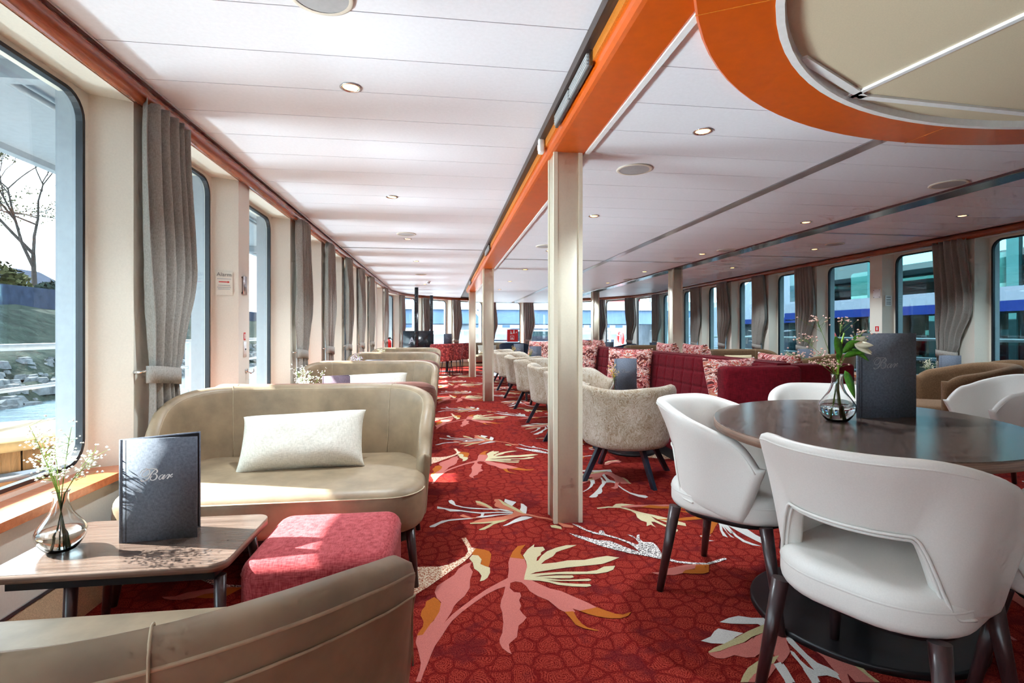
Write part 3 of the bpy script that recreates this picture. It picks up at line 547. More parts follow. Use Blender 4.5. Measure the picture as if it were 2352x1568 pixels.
tbar((1.722, 1.99), (1.90, 1.06)); tbar((1.31, 1.73), (1.78, 1.975), 0.032); tbar((1.70, 1.972), (3.2, 2.06), 0.032)
for ang in (2.64, 1.62, 4.2, 5.4, 0.4):
    p0 = Vector(((RA - 0.226) * cos(ang), (RBb - 0.226) * sin(ang))); p1 = Vector((RA * cos(ang), RBb * sin(ang))); d_ = p1 - p0
    put('band_joint', MB().box(0, d_.length, -0.0012, 0.0012, 0, 0.002).mesh('band_joint', 'orange_veneer'), ring, (p0.x, p0.y, 2.0485), math.atan2(d_.y, d_.x))

# recessed downlights, loudspeakers and detectors in the ceiling ---------------
rim = MB().lathe([(0.046, 0.0), (0.050, -0.004), (0.042, -0.006), (0.036, -0.002), (0.034, 0.012)], 24).mesh('rim', 'chrome')
bulb = MB().lathe([(0.034, -0.0012), (0.030, -0.0035), (0.015, -0.005), (0.002, -0.0055)], 20, cap1=True).mesh('bulb', 'lamp_warm')
dl = 0
ordw = ['nearest', 'second', 'third', 'fourth', 'fifth', 'sixth', 'seventh', 'eighth']
spl = bpy.data.lights.new('downlight', 'SPOT'); spl.energy = 29; spl.spot_size = math.radians(120); spl.spot_blend = 0.6; spl.color = (0.80, 0.92, 1.0); spl.shadow_soft_size = 0.03
for x, z, ys, row in ((-0.425, ZC, [2.46 + 1.93 * k for k in range(6)], 'over the window sofas'), (1.305, ZM, [2.455 + 1.9 * k for k in range(6)], 'over the fur chairs'),
                      (3.32, ZM, [4.34 + 1.92 * k for k in range(5)], 'over the middle of the saloon'), (4.99, ZC, [4.36 + 2.0 * k for k in range(4)], 'over the right window row')):
    for k, y in enumerate(ys):
        t_ = thing('downlight', 'small round warm recessed downlight, %s in the row %s' % (ordw[k], row), 'ceiling light', (x, y, z), group='recessed downlights')
        put('rim', rim, t_); put('bulb', bulb, t_)
        lo = bpy.data.objects.new('downlight_beam', spl); C.objects.link(lo); lo.parent = t_; lo.location = (0, 0, -0.012)
spk_rim = MB().lathe([(0.108, 0.0), (0.112, -0.004), (0.104, -0.008), (0.092, -0.007)], 40).mesh('rim', 'cream')
spk_gr = MB().lathe([(0.094, -0.005), (0.05, -0.0075), (0.001, -0.0085)], 40, cap1=True).mesh('grille', 'grey_grille')
for x, y, z, lb in ((-0.41, 1.80, ZC, 'at the top edge over the coffee table'), (-0.42, 6.01, ZC, 'over the aisle side of the sofas'), (-0.43, 10.1, ZC, 'at the far end of the left aisle'), (1.184, 3.08, ZM, 'right beside the big pillar'),
                    (3.44, 3.10, ZM, 'near the right edge below the oval ring'), (1.19, 5.94, ZM, 'behind the big pillar'), (3.46, 5.93, ZM, 'in the middle before the steel beam'), (4.96, 5.96, ZC, 'over the right window tables'), (3.5, 9.4, ZM, 'far off near the right pillars')):
    t_ = thing('ceiling_speaker', 'round grey ceiling loudspeaker with cream rim ' + lb, 'loudspeaker', (x, y, z), group='ceiling loudspeakers')
    put('rim', spk_rim, t_); put('grille', spk_gr, t_)
t_ = thing('motion_sensor', 'small white sensor box on the beam beside the big pillar', 'sensor', (0.538, 2.86, 2.085))
put('housing', MB().slab(rrect(0, 0.034, 0, 0.05, 0.01, 3), 0, 0.085, 0.008, 0.008).mesh('housing', 'white_paint'), t_)
put('lens', MB().slab(rrect(-0.004, 0.004, 0.012, 0.038, 0.003, 2), 0.02, 0.05).mesh('lens', 'paper_white'), t_)
t_ = thing('smoke_detector', 'small white smoke detector on the far left ceiling', 'smoke detector', (-0.32, 11.4, ZC))
put('base', MB().lathe([(0.05, 0), (0.05, -0.015), (0.042, -0.02), (0.001, -0.02)], 20, cap1=True).mesh('base', 'white_paint'), t_)
put('head', MB().lathe([(0.034, -0.02), (0.03, -0.045), (0.02, -0.052), (0.001, -0.053)], 20, cap1=True).mesh('head', 'grey_grille'), t_)
# ================================================================ FURNITURE BUILDERS
class Path:
    """half of a U-shaped plan line, from the middle of the back to an arm end"""
    def __init__(s, pts):
        s.p = [Vector(p) for p in pts]; s.l = [0.0]
        for i in range(1, len(s.p)): s.l.append(s.l[-1] + (s.p[i] - s.p[i - 1]).length)
        s.L = s.l[-1]
    def at(s, d):
        sg = 1 if d >= 0 else -1; d = abs(d)
        if d >= s.L:
            t_ = (s.p[-1] - s.p[-2]).normalized(); q = s.p[-1] + t_ * (d - s.L)
        else:
            i = 0
            while i < len(s.l) - 2 and s.l[i + 1] < d: i += 1
            f = (d - s.l[i]) / (s.l[i + 1] - s.l[i]); q = s.p[i].lerp(s.p[i + 1], f)
        return Vector((q.x * sg, q.y))
    def nor(s, d):
        a, b_ = s.at(d - 0.006), s.at(d + 0.006); e = (b_ - a).normalized(); n_ = Vector((-e.y, e.x))
        return n_
def u_path(W, yb, R, yf, inward=0.0, n=16, RY=None):
    RY = RY or R
    pts = [(0, yb)] if W - R < 1e-6 else [(0, yb), ((W - R) * 0.5, yb)]
    for k in range(0 if W - R > 1e-6 else 1, n + 1):
        a = pi / 2 * k / n; pts.append((W - R + R * sin(a), yb - RY + RY * cos(a)))
    y0 = yb - RY
    for k in range(1, 7):
        f = k / 6; pts.append((W - inward * f * f, lerp(y0, yf, f)))
    return Path(pts)
def shell(mb, P, t, zb, zt, flare=0.0, shear=0.0, ns=44, fl=None):
    ws = [0, 0.02, 0.06, 0.14, 0.3, 0.5, 0.7, 0.86, 0.94, 0.98, 1.0]
    ss = [(-1 + 2 * i / ns, 0.0, 1.0) for i in range(ns + 1)]
    ends = [(1.0, t / 2 * sin(a), cos(a)) for a in (0.5, 0.95, 1.3, 1.54)]
    ss = [(-s_, -e, c_) for s_, e, c_ in reversed(ends)] + ss + ends
    loops = []
    for s_, ext, tk in ss:
        a = abs(s_); z0, z1 = zb(a), zt(a); H = z1 - z0
        def pt(w, side):
            z = z0 + H * w; d = s_ * (P.L + shear * (w - 0.5)) + ext
            q = P.at(d); n_ = P.nor(d)
            dz = min(w, 1 - w) * H; f = sqrt(max(0.0, 1 - (1 - min(1.0, dz / (t / 2))) ** 2))
            o_ = side * t / 2 * f * tk + flare * w ** 1.3 * (fl(a) if fl else 1.0)
            return (q.x + n_.x * o_, q.y + n_.y * o_, z)
        loops.append([pt(w, 1) for w in ws] + [pt(w, -1) for w in reversed(ws[1:-1])])
    mb.loft(loops); return mb
def shell_line(P, z_of, off, flare=0.0, rng=(-1, 1), n=48, shear=0.0, wfun=None, fl=None):
    out = []
    for i in range(n + 1):
        s_ = lerp(rng[0], rng[1], i / n); a = abs(s_); w = wfun(a) if wfun else 1.0
        d = s_ * (P.L + shear * (w - 0.5)); q = P.at(d); n_ = P.nor(d); o_ = off + flare * w ** 1.3 * (fl(a) if fl else 1.0)
        out.append((q.x + n_.x * o_, q.y + n_.y * o_, z_of(a)))
    return out
def leg_mesh(name, p0, p1, r0, r1, mat, n=12): return MB().tube([p0, p1], [r0, r1], n).mesh(name, mat)
def pillow(w, h, t_, seed=0, n=18):
    rnd = random.Random(seed); mb = MB(); ph = [rnd.uniform(0, 6) for _ in range(4)]
    def P(u, v, s_):
        x = u * w / 2 * (1 - 0.06 * (1 - abs(v) ** 3)) ; z = v * h / 2 * (1 - 0.08 * (1 - abs(u) ** 3))
        th = (max(0.0, (1 - u ** 4) * (1 - v ** 4))) ** 0.5 * t_ / 2
        wr = 0.006 * sin(9 * u + ph[0]) * sin(7 * v + ph[1]) * (1 - u * u) * (1 - v * v)
        return (x, s_ * th + wr, z)
    loops = []
    g = [sin(pi / 2 * (-1 + 2 * i / n)) for i in range(n + 1)]
    top = [[P(u, v, 1) for u in g] for v in g]; bot = [[P(u, v, -1) for u in g] for v in g]
    vs_ = [p for r_ in top for p in r_] + [p for r_ in bot for p in r_]; m_ = n + 1; o = m_ * m_; fs = []
    for j in range(n):
        for i in range(n):
            a = j * m_ + i; fs.append((a, a + m_, a + m_ + 1, a + 1)); fs.append((o + a, o + a + 1, o + a + m_ + 1, o + a + m_))
    mb.add(vs_, fs); return mb

# two-seat tub sofa (faces local -Y) ------------------------------------------
SOFA = {}
def sofa_parts(kind, leather, rim):
    P = u_path(0.58, 0.36, 0.30, -0.07, 0.0, 14, 0.30)
    zt = lambda a: 0.45 + 0.332 * sqrt(max(0.0, 1 - (max(0.0, a - 0.44) / 0.565) ** 2.5)); zb = lambda a: 0.20
    fl = lambda a: 1.0 - 0.5 * smooth((a - 0.7) / 0.3)
    d = {}
    d['back_shell'] = shell(MB(), P, 0.062, zb, zt, 0.05, 0.0, 72, fl).mesh('back_shell', leather)
    d['piping'] = MB().tube(shell_line(P, lambda a: zt(a) - 0.062, 0.0312, 0.0445, n=72, fl=fl), 0.0018, 6).mesh('piping', 'stitch')
    d['rim_piping'] = MB().tube(shell_line(P, lambda a: zt(a) - 0.028, 0.026, 0.0485, n=72, fl=fl), 0.0030, 6).mesh('rim_piping', rim)
    d['front_piping'] = MB().tube(shell_line(P, lambda a: zt(a) - 0.022, -0.028, 0.049, n=72, fl=fl), 0.0018, 6).mesh('front_piping', 'stitch')
    for sx in (-1, 1):
        q = P.at(sx * 0.40); n_ = P.nor(sx * 0.40); pts = []
        def sp(w, side):
            dz = (1 - w) * 0.58; f = sqrt(max(0.0, 1 - (1 - min(1.0, dz / 0.031)) ** 2)); o_ = side * (0.031 * f + 0.0006) + 0.05 * w ** 1.3
            return (q.x + n_.x * o_, q.y + n_.y * o_, 0.2 + 0.5805 * w + 0.001)
        pts = [sp(w, -1) for w in (0.38, 0.5, 0.6, 0.7, 0.8, 0.88, 0.94, 0.97, 0.99, 1.0)] + [sp(w, 1) for w in (0.99, 0.97, 0.94, 0.91, 0.88)]
        d['seam%d' % sx] = MB().tube(pts, 0.0016, 6).mesh('back_seam', 'stitch')
    o_ = rrect(-0.61, 0.61, -0.40, 0.335, 0.15, 8)
    d['seat'] = MB().slab(o_, 0.235, 0.425, 0.05, 0.05, 5, 0.012).mesh('seat', leather)
    o2 = rrect(-0.606, 0.606, -0.397, 0.33, 0.15, 8)
    d['seat_piping'] = MB().tube([(x, y, 0.392) for x, y in o2 if y < 0.12] if False else [(x * 1.004, y - 0.004, 0.395) for x, y in o2[26:36] + []], 0.003, 6).mesh('seat_piping', 'stitch')
    d['base'] = MB().slab(rrect(-0.56, 0.56, -0.33, 0.31, 0.1, 6), 0.185, 0.26).mesh('base', 'black_metal')
    for i, (x, y) in enumerate(((-0.55, -0.31), (0.55, -0.31), (-0.53, 0.28), (0.53, 0.28))):
        d['leg%d' % i] = leg_mesh('leg', (x, y, 0.24), (x * 1.05, y * 1.08, 0), 0.021, 0.012, 'leg_walnut')
    return d
def make_sofa(kind, leather, rim, loc, rz, label, group=None, backmat=None):
    if kind not in SOFA: SOFA[kind] = sofa_parts(kind, leather, rim)
    t_ = thing('tub_sofa', label, 'sofa', loc, rz, group)
    for k, me in SOFA[kind].items():
        nm = 'leg' if k.startswith('leg') else ('back_seam' if k.startswith('seam') else k)
        put(nm, me, t_)
    return t_

# tub chairs: white cut-out chair, fur armchair, brown tub chair, patterned dining chair ---------
TUB = {}
def tub_parts(kind):
    d = {}
    if kind == 'white':
        P = u_path(0.205, 0.20, 0.205, -0.15, 0.0, 18, 0.20)
        zt = lambda a: 0.778 - 0.10 * smooth((a - 0.25) / 0.62) - 0.10 * max(0.0, (a - 0.80) / 0.20) ** 1.7
        zb = lambda a: 0.572 - 0.187 * smooth((a - 0.31) / 0.22) - 0.035 * smooth((a - 0.5) / 0.5)
        fl = lambda a: interp(a, [0, 0.5, 1.0], [1.0, 0.9, 0.6])
        d['back_shell'] = shell(MB(), P, 0.05, zb, zt, 0.078, 0.09, 110, fl).mesh('back_shell', 'leather_white')
        for j, of in enumerate((0.027, 0.016)):
            d['piping%d' % j] = MB().tube(shell_line(P, lambda a: zb(a) + (0.012 if j == 0 else 0.001), of, 0.078, (-0.62, 0.62), 100, 0.09, lambda a: 0.06, fl), 0.0042, 6).mesh('piping', 'leather_white')
        d['top_piping'] = MB().tube(shell_line(P, lambda a: zt(a) - 0.02, 0.0255, 0.0745, (-1, 1), 100, 0.09, lambda a: 0.92, fl), 0.0025, 6).mesh('top_piping', 'leather_white')
        o_ = rrect(-0.225, 0.225, -0.275, 0.215, 0.18, 9)
        d['seat'] = MB().slab(o_, 0.345, 0.455, 0.03, 0.04, 5, 0.012).mesh('seat', 'leather_white')
        d['seat_piping'] = MB().loft([[(x * (1.002 + e), y * (1.002 + e), z) for x, y in o_] for e, z in ((0.0, 0.412), (0.006, 0.415), (0.0, 0.418))], cap0=False, cap1=False).mesh('seat_piping', 'leather_white')
        d['base'] = MB().slab(rrect(-0.19, 0.19, -0.22, 0.16, 0.14, 6), 0.325, 0.35).mesh('base', 'black_metal')
        for i, (x, y) in enumerate(((-0.19, -0.20), (0.19, -0.20), (-0.185, 0.15), (0.185, 0.15))):
            d['leg%d' % i] = leg_mesh('leg', (x, y, 0.35), (x * 1.22, y * 1.32, 0), 0.0235, 0.0135, 'leg_walnut', 16)
    elif kind == 'fur':
        P = u_path(0.275, 0.26, 0.275, -0.17, 0.02, 16, 0.26)
        zt = lambda a: interp(a, [0, 0.35, 0.6, 1.0], [0.672, 0.69, 0.70, 0.60]); zb = lambda a: interp(a, [0, 0.6, 1.0], [0.245, 0.25, 0.27])
        d['back_shell'] = shell(MB(), P, 0.075, zb, zt, 0.055, 0.10, 48).mesh('back_shell', 'fur')
        d['seat'] = MB().slab(rrect(-0.245, 0.245, -0.30, 0.20, 0.09, 5), 0.255, 0.415, 0.025, 0.04, 4, 0.01).mesh('seat', 'leather_tan')
        for i, (x, y) in enumerate(((-0.15, -0.17), (0.15, -0.17), (-0.14, 0.14), (0.14, 0.14))):
            q = rrect(-0.021, 0.021, -0.015, 0.015, 0.004, 2); a = math.atan2(y, x)
            def lp(cx, cy_, z, k): return [(cx + (u * cos(a) - v * sin(a)) * k, cy_ + (u * sin(a) + v * cos(a)) * k, z) for u, v in q]
            d['leg%d' % i] = MB().loft([lp(x, y, 0.27, 1.1), lp(x * 1.75, y * 1.75, 0, 0.95)], smooth=False).mesh('leg', 'blueblack_metal')
        d['base'] = MB().slab(rrect(-0.2, 0.2, -0.22, 0.17, 0.08, 4), 0.235, 0.262).mesh('base', 'black_metal')
    elif kind in ('brown', 'rust', 'navy'):
        P = u_path(0.34, 0.33, 0.34, -0.16, 0.03, 16, 0.33); mt = {'brown': 'brown_fabric', 'rust': 'brown_fabric', 'navy': 'blue_fabric'}[kind]
        zt = lambda a: 0.80 - 0.09 * smooth((a - 0.3) / 0.7) - 0.05 * max(0.0, (a - 0.86) / 0.14) ** 2; zb = lambda a: interp(a, [0, 1.0], [0.19, 0.21])
        d['back_shell'] = shell(MB(), P, 0.085, zb, zt, 0.05, 0.0, 48).mesh('back_shell', mt)
        d['seat'] = MB().slab(rrect(-0.31, 0.31, -0.44, 0.26, 0.16, 6), 0.22, 0.44, 0.04, 0.05, 4, 0.012).mesh('seat', mt)
        for i, (x, y) in enumerate(((-0.22, -0.28), (0.22, -0.28), (-0.22, 0.2), (0.22, 0.2))):
            d['leg%d' % i] = leg_mesh('leg', (x, y, 0.22), (x * 1.2, y * 1.2, 0), 0.02, 0.012, 'leg_walnut')
    elif kind == 'print':
        P = u_path(0.25, 0.23, 0.25, -0.08, 0.02, 14, 0.23)
        zt = lambda a: interp(a, [0, 0.5, 1.0], [0.80, 0.79, 0.66]); zb = lambda a: interp(a, [0, 1.0], [0.36, 0.38])
        d['back_shell'] = shell(MB(), P, 0.05, zb, zt, 0.04, 0.06, 40).mesh('back_shell', 'chair_print')
        d['seat'] = MB().slab(rrect(-0.23, 0.23, -0.25, 0.18, 0.1, 5), 0.37, 0.47, 0.03, 0.03, 4).mesh('seat', 'chair_print')
        for i, (x, y) in enumerate(((-0.18, -0.18), (0.18, -0.18), (-0.18, 0.15), (0.18, 0.15))):
            d['leg%d' % i] = leg_mesh('leg', (x, y, 0.38), (x * 1.25, y * 1.3, 0), 0.012, 0.008, 'black_metal', 8)
    return d
def make_tub(kind, loc, face, label, group=None, name='tub_chair', cat='chair'):
    """face: plan direction the sitter looks"""
    if kind not in TUB: TUB[kind] = tub_parts(kind)
    t_ = thing(name, label, cat, (loc[0], loc[1], 0.0), math.atan2(face[1], face[0]) + pi / 2, group)
    for k, me in TUB[kind].items(): put('leg' if k.startswith('leg') else ('piping' if k.startswith('piping') else k), me, t_)
    return t_

# menu with script lettering ----------------------------------------------------
GLY = ["235,530,40 290,420,40 380,320,42 480,265,44 600,250,46 700,285,52 770,370,62 775,470,66 730,580,68 650,680,64 550,745,56 440,760,50 360,720,48 335,640,46 360,550,42 440,440,42 550,360,44 680,300,46 820,272,46 950,265,46 1060,275,50 1150,320,66 1200,400,92 1195,480,88 1140,550,64 1050,600,50 950,620,52",
       "1180,265,40 1090,330,50 960,450,66 860,580,78 780,740,84 690,870,76 580,970,56 460,1030,44 360,1040,48 290,1000,80 300,940,110",
       "1060,615,50 1150,660,72 1185,760,92 1150,880,88 1060,970,64 940,1005,50 850,975,46 810,900,44 840,810,44 910,745,40",
       "1540,700,48 1470,690,46 1370,760,52 1300,860,70 1310,950,66 1370,980,40 1440,920,44 1540,780,50 1640,690,60",
       "1650,690,66 1570,810,80 1510,920,76 1540,970,50 1620,900,40 1750,750,40 1850,670,46",
       "1880,670,50 1900,720,76 1860,820,86 1800,910,84 1750,960,70", "2090,660,66 2020,710,66 1960,780,50 1960,850,44 2020,860,40 2080,810,40"]
def cr(p, n=5):
    out = []
    for i in range(len(p) - 1):
        a, b_, c_, d_ = p[max(i - 1, 0)], p[i], p[i + 1], p[min(i + 2, len(p) - 1)]
        for k in range(n):
            t_ = k / n; out.append(tuple(0.5 * (2 * b_[j] + (c_[j] - a[j]) * t_ + (2 * a[j] - 5 * b_[j] + 4 * c_[j] - d_[j]) * t_ * t_ + (3 * b_[j] - a[j] - 3 * c_[j] + d_[j]) * t_ ** 3) for j in range(3)))
    out.append(p[-1]); return out
def lettering(sc, x0, z0, y, mat):
    mb = MB()
    for gi, g in enumerate(GLY):
        p = cr([tuple(float(q) for q in s_.split(',')) for s_ in g.split()]); vs_ = []; fs = []
        for i, (x, yy, w) in enumerate(p):
            a, b_ = p[max(i - 1, 0)], p[min(i + 1, len(p) - 1)]; d_ = Vector((b_[0] - a[0], b_[1] - a[1])).normalized(); n_ = Vector((-d_.y, d_.x)) * w / 2
            for s_ in (1, -1): vs_.append((x0 + (x + n_.x * s_ - 1150) * sc, y - 0.00004 * gi, z0 - (yy + n_.y * s_ - 650) * sc))
        for i in range(len(p) - 1): fs.append((2 * i, 2 * i + 1, 2 * i + 3, 2 * i + 2))
        mb.add(vs_, fs, False)
    return mb.mesh('lettering', mat)
MENU = {}
def make_menu(loc, rz, label, cloth='menu_cloth', ink='print_silver', w=0.215, h=0.325, op=28, group='bar menus', simple=False):
    key = (cloth, ink, w, h)
    if key not in MENU:
        board = MB().slab([(0, 0), (w, 0), (w, 0.004), (0, 0.004)], 0, h).mesh('cover', cloth)
        inner = MB().box(0.004, w - 0.004, 0.0042, 0.0052, 0.004, h - 0.004).mesh('inner_sheet', 'black_metal')
        spine = MB().tube([(0, 0.003, 0), (0, 0.003, h)], 0.006, 10).mesh('spine', cloth)
        groove = MB().box(0.013, 0.0145, -0.0004, 0.0, 0.002, h - 0.002).mesh('groove', 'black_metal')
        let = lettering(0.0000495 * w / 0.215, w * 0.46, h * 0.645, -0.0006, ink)
        MENU[key] = (board, inner, spine, groove, let)
    b_, i_, s_, g_, l_ = MENU[key]
    t_ = thing('bar_menu', label, 'menu', loc, rz, group)
    put('cover', b_, t_); put('spine', s_, t_); put('groove', g_, t_); put('lettering', l_, t_)
    bk = put('back_cover', b_, t_, (0, 0.004, 0), math.radians(op)); put('inner_sheet', i_, bk, (0, -0.0056, 0))
    return t_

# vase and flowers ---------------------------------------------------------------
prof = [(0.001, 0.0), (0.030, 0.0), (0.042, 0.008), (0.056, 0.028), (0.0635, 0.05), (0.060, 0.068), (0.046, 0.09), (0.031, 0.112), (0.0225, 0.135), (0.0192, 0.158), (0.0200, 0.172), (0.0225, 0.180)]
inn = [(0.0205, 0.180), (0.0178, 0.172), (0.0168, 0.158), (0.020, 0.135), (0.0285, 0.112), (0.0435, 0.09), (0.0572, 0.068), (0.0605, 0.05), (0.053, 0.029), (0.039, 0.012), (0.027, 0.006), (0.001, 0.005)]
def fine(p):
    q = cr([(a, b_, 0) for a, b_ in p], 3); return [(max(0.0008, a), b_) for a, b_, _ in q]
VG = MB().lathe(fine(prof) + fine(inn), 40).mesh('vase_body', 'vase_glass')
wp = [(0.001, 0.0056), (0.0265, 0.0066), (0.0386, 0.0126), (0.0525, 0.0296), (0.0598, 0.05), (0.0585, 0.060)]
VW = MB().lathe(fine(wp) + [(0.001, 0.060)], 36).mesh('water', 'vase_water')
VWL = MB().lathe(fine(wp) + [(0.001, 0.060)], 36).mesh('water', 'vase_water')
def make_vase(loc, label, sc=1.0):
    t_ = thing('glass_vase', label, 'vase', loc, 0, 'glass flower vases'); t_.scale = (sc,) * 3
    put('vase_body', VG, t_); put('water', VW, t_)
    return t_
ICO = None
def ico(mb, c, r, rnd):
    q = [(1, 0, 0), (-1, 0, 0), (0, 1, 0), (0, -1, 0), (0, 0, 1), (0, 0, -1)]
    a = rnd.uniform(0, 3); k = r * rnd.uniform(0.75, 1.3)
    mb.add([(c[0] + (x * cos(a) - y * sin(a)) * k, c[1] + (x * sin(a) + y * cos(a)) * k, c[2] + z * k * 0.8) for x, y, z in q],
           [(0, 2, 4), (2, 1, 4), (1, 3, 4), (3, 0, 4), (2, 0, 5), (1, 2, 5), (3, 1, 5), (0, 3, 5)], False)
def leaf_mesh(p, d, L, w, up, mat='leaf_green', droop=0.3):
    P, D, U = Vector(p), Vector(d).normalized(), Vector(up); S = D.cross(U).normalized(); U = S.cross(D).normalized(); loops = []
    for i in range(9):
        f = i / 8; ww = w * (sin(pi * min(1, f ** 0.8)) ** 0.8) / 2 + 0.0004; c_ = P + D * L * f - Vector((0, 0, 1)) * droop * L * f * f
        loops.append([c_ - S * ww + U * 0.0012, c_ - U * (0.16 * ww), c_ + S * ww + U * 0.0012, c_ + U * 0.0012])
    return MB().loft(loops).mesh('leaf', mat)
def make_flowers(loc, label, seed, n_st=7, spread=0.12, h=(0.24, 0.36), blossom='petal_white', stem='stem_green', r=0.0042, dens=26, yellow=0, lean=(0, 0), sc=1.0):
    rnd = random.Random(seed); st = MB(); bl = MB(); ye = MB()
    t_ = thing('flower_bunch', label, 'flowers', loc); t_.scale = (sc,) * 3
    for i in range(n_st):
        a = rnd.uniform(0, 2 * pi); H = rnd.uniform(*h); sp = spread * rnd.uniform(0.35, 1.0); tx, ty = cos(a) * sp + lean[0], sin(a) * sp + lean[1]
        p0 = Vector((-cos(a) * 0.018, -sin(a) * 0.018, 0.012)); p1 = Vector((cos(a) * 0.009, sin(a) * 0.009, 0.17)); p2 = Vector((tx, ty, H))
        pts = [p0, p0.lerp(p1, 0.5), p1, p1.lerp(p2, 0.35) + Vector((0, 0, 0.012)), p1.lerp(p2, 0.7) + Vector((0, 0, 0.01)), p2]
        st.tube(pts, [0.0017, 0.0016, 0.0014, 0.0012, 0.001, 0.0007], 5)
        for k in range(dens):
            f = rnd.uniform(0.35, 1.0); q = p1.lerp(p2, f); e = q + Vector((rnd.gauss(0, 0.017), rnd.gauss(0, 0.017), rnd.uniform(0.0, 0.028)))
            if k % 2 == 0: st.tube([q, e], [0.0007, 0.0005], 4)
            for _ in range(2):
                c_ = e + Vector((rnd.gauss(0, 0.006), rnd.gauss(0, 0.006), rnd.gauss(0, 0.005)))
                if yellow and rnd.random() < yellow: ico(ye, c_, r * 1.5, rnd)
                else: ico(bl, c_, r, rnd)
    put('stem', st.mesh('stem', stem), t_, kind='stuff'); put('blossom', bl.mesh('blossom', blossom), t_, kind='stuff')
    if yellow: put('yellow_blossom', ye.mesh('yellow_blossom', 'petal_yellow'), t_, kind='stuff')
    return t_

# curtain -------------------------------------------------------------------------
def make_curtain(P0, ang, label, seed, w_top=0.34, z_tie=0.84, lean=0.0, group='tied window curtains'):
    rnd = random.Random(seed); ph = [rnd.uniform(0, 6.28) for _ in range(3)]; nf = rnd.choice([5.0, 5.5, 6.0]); nz, nx = 34, 72
    t_ = thing('curtain', label, 'curtain', (P0[0], P0[1], 0), ang, group)
    def geo(z):
        W = interp(z, [0.44, z_tie - 0.07, z_tie, z_tie + 0.12, z_tie + 0.55, 2.13], [w_top * 0.86, w_top * 0.60, w_top * 0.55, w_top * 0.68, w_top * 1.04, w_top * 0.95])
        A = interp(z, [0.44, z_tie, z_tie + 0.4, 2.13], [0.026, 0.020, 0.032, 0.024])
        x0 = interp(z, [0.44, z_tie, z_tie + 0.5, 2.13], [0.035 + lean, 0.05 + lean, 0.03 + lean * 0.3, 0.0]); return W, A, x0
    vs_ = []; fs = []
    for j in range(nz + 1):
        z = lerp(0.47, 2.13, j / nz); W, A, x0 = geo(z)
        for i in range(nx + 1):
            u = i / nx; f = 2 * pi * nf * (u + 0.03 * sin(3.1 * z + ph[2])) + ph[0]
            y = -0.065 - A * sin(f) - 0.35 * A * sin(2 * f + ph[1]) - 0.018 * sin(pi * u)
            vs_.append((x0 + W * u + 0.006 * sin(f * 0.5 + z * 2), y, z))
    for j in range(nz):
        for i in range(nx):
            a = j * (nx + 1) + i; fs.append((a, a + 1, a + nx + 2, a + nx + 1))
    o_ = put('drape', MB().add(vs_, fs).mesh('drape', 'curtain'), t_)
    md = o_.modifiers.new('thickness', 'SOLIDIFY'); md.thickness = 0.003
    W, A, x0 = geo(z_tie); lo = []
    for k, zz in enumerate((z_tie - 0.04, z_tie + 0.04)):
        pts = []
        for i in range(40):
            a = 2 * pi * i / 40; sgx = abs(cos(a)) ** 0.7 * (1 if cos(a) > 0 else -1)
            pts.append((x0 + W / 2 + (W / 2 + 0.014) * sgx, -0.070 + 0.038 * sin(a), zz + 0.03 * (0.5 - 0.5 * sgx) * (1 if True else 0)))
        lo.append(pts)
    b_ = put('tieback', MB().loft(lo, cap0=False, cap1=False).mesh('tieback', 'curtain'), t_)
    md = b_.modifiers.new('thickness', 'SOLIDIFY'); md.thickness = 0.004; md.offset = 1
    put('hook', MB().tube([(x0 - 0.012, 0.0, z_tie + 0.04), (x0 - 0.012, -0.03, z_tie + 0.04), (x0 - 0.008, -0.045, z_tie + 0.045), (x0 + 0.004, -0.06, z_tie + 0.05)], [0.009, 0.006, 0.006, 0.007], 8).mesh('hook', 'chrome'), t_)
    return t_
# ================================================================ PLACING THINGS
# curtains at the piers: (bay index -> pier at its end)
cn = 0
names_l = {4: 'beside the nearest window', 6: 'by the third left window', 7: 'fourth pier on the left', 8: 'fifth pier on the left', 9: 'sixth pier on the left', 10: 'seventh pier on the left', 12: 'ninth pier on the left, above the extinguisher'}
for i, (A, B, ang, L, par) in enumerate(pier_at):
    d_ = (B - A).normalized(); n_ = Vector((-d_.y, d_.x))
    if par is wall_left and i in names_l:
        p = A + d_ * (L - (0.235 if i == 4 else 0.20))
        make_curtain(p, ang, 'grey brown curtain tied back, ' + names_l[i], i, 0.40 if i == 4 else 0.38)
    elif par is wall_front:
        j = i - (len(left_pts) - 1)
        p = A + d_ * (L - 0.21)
        make_curtain(p, ang, 'grey curtain at the bow windows, %s from the left wall' % ordw[min(j, 7)] if j < 8 else 'grey curtain at the right end of the bow windows', 40 + i, 0.36, 0.80)
    elif par is wall_right and A.y > 3.6:
        k = round((A.y - 5.0) / 1.22)
        if k == 2 or B.y < 3.6: continue
        p = B - d_ * 0.42
        if abs(A.y - 6.22) < 0.1: lb = 'large grey curtain tied back between the two nearest right windows'
        else: lb = 'grey curtain tied back on the right wall, %s from the bow' % ['first', 'second', 'third', 'fourth', 'fifth', 'sixth', 'seventh', 'eighth'][7 - k]
        make_curtain(p, ang, lb, 60 + i, 0.40, 0.80, 0.0)

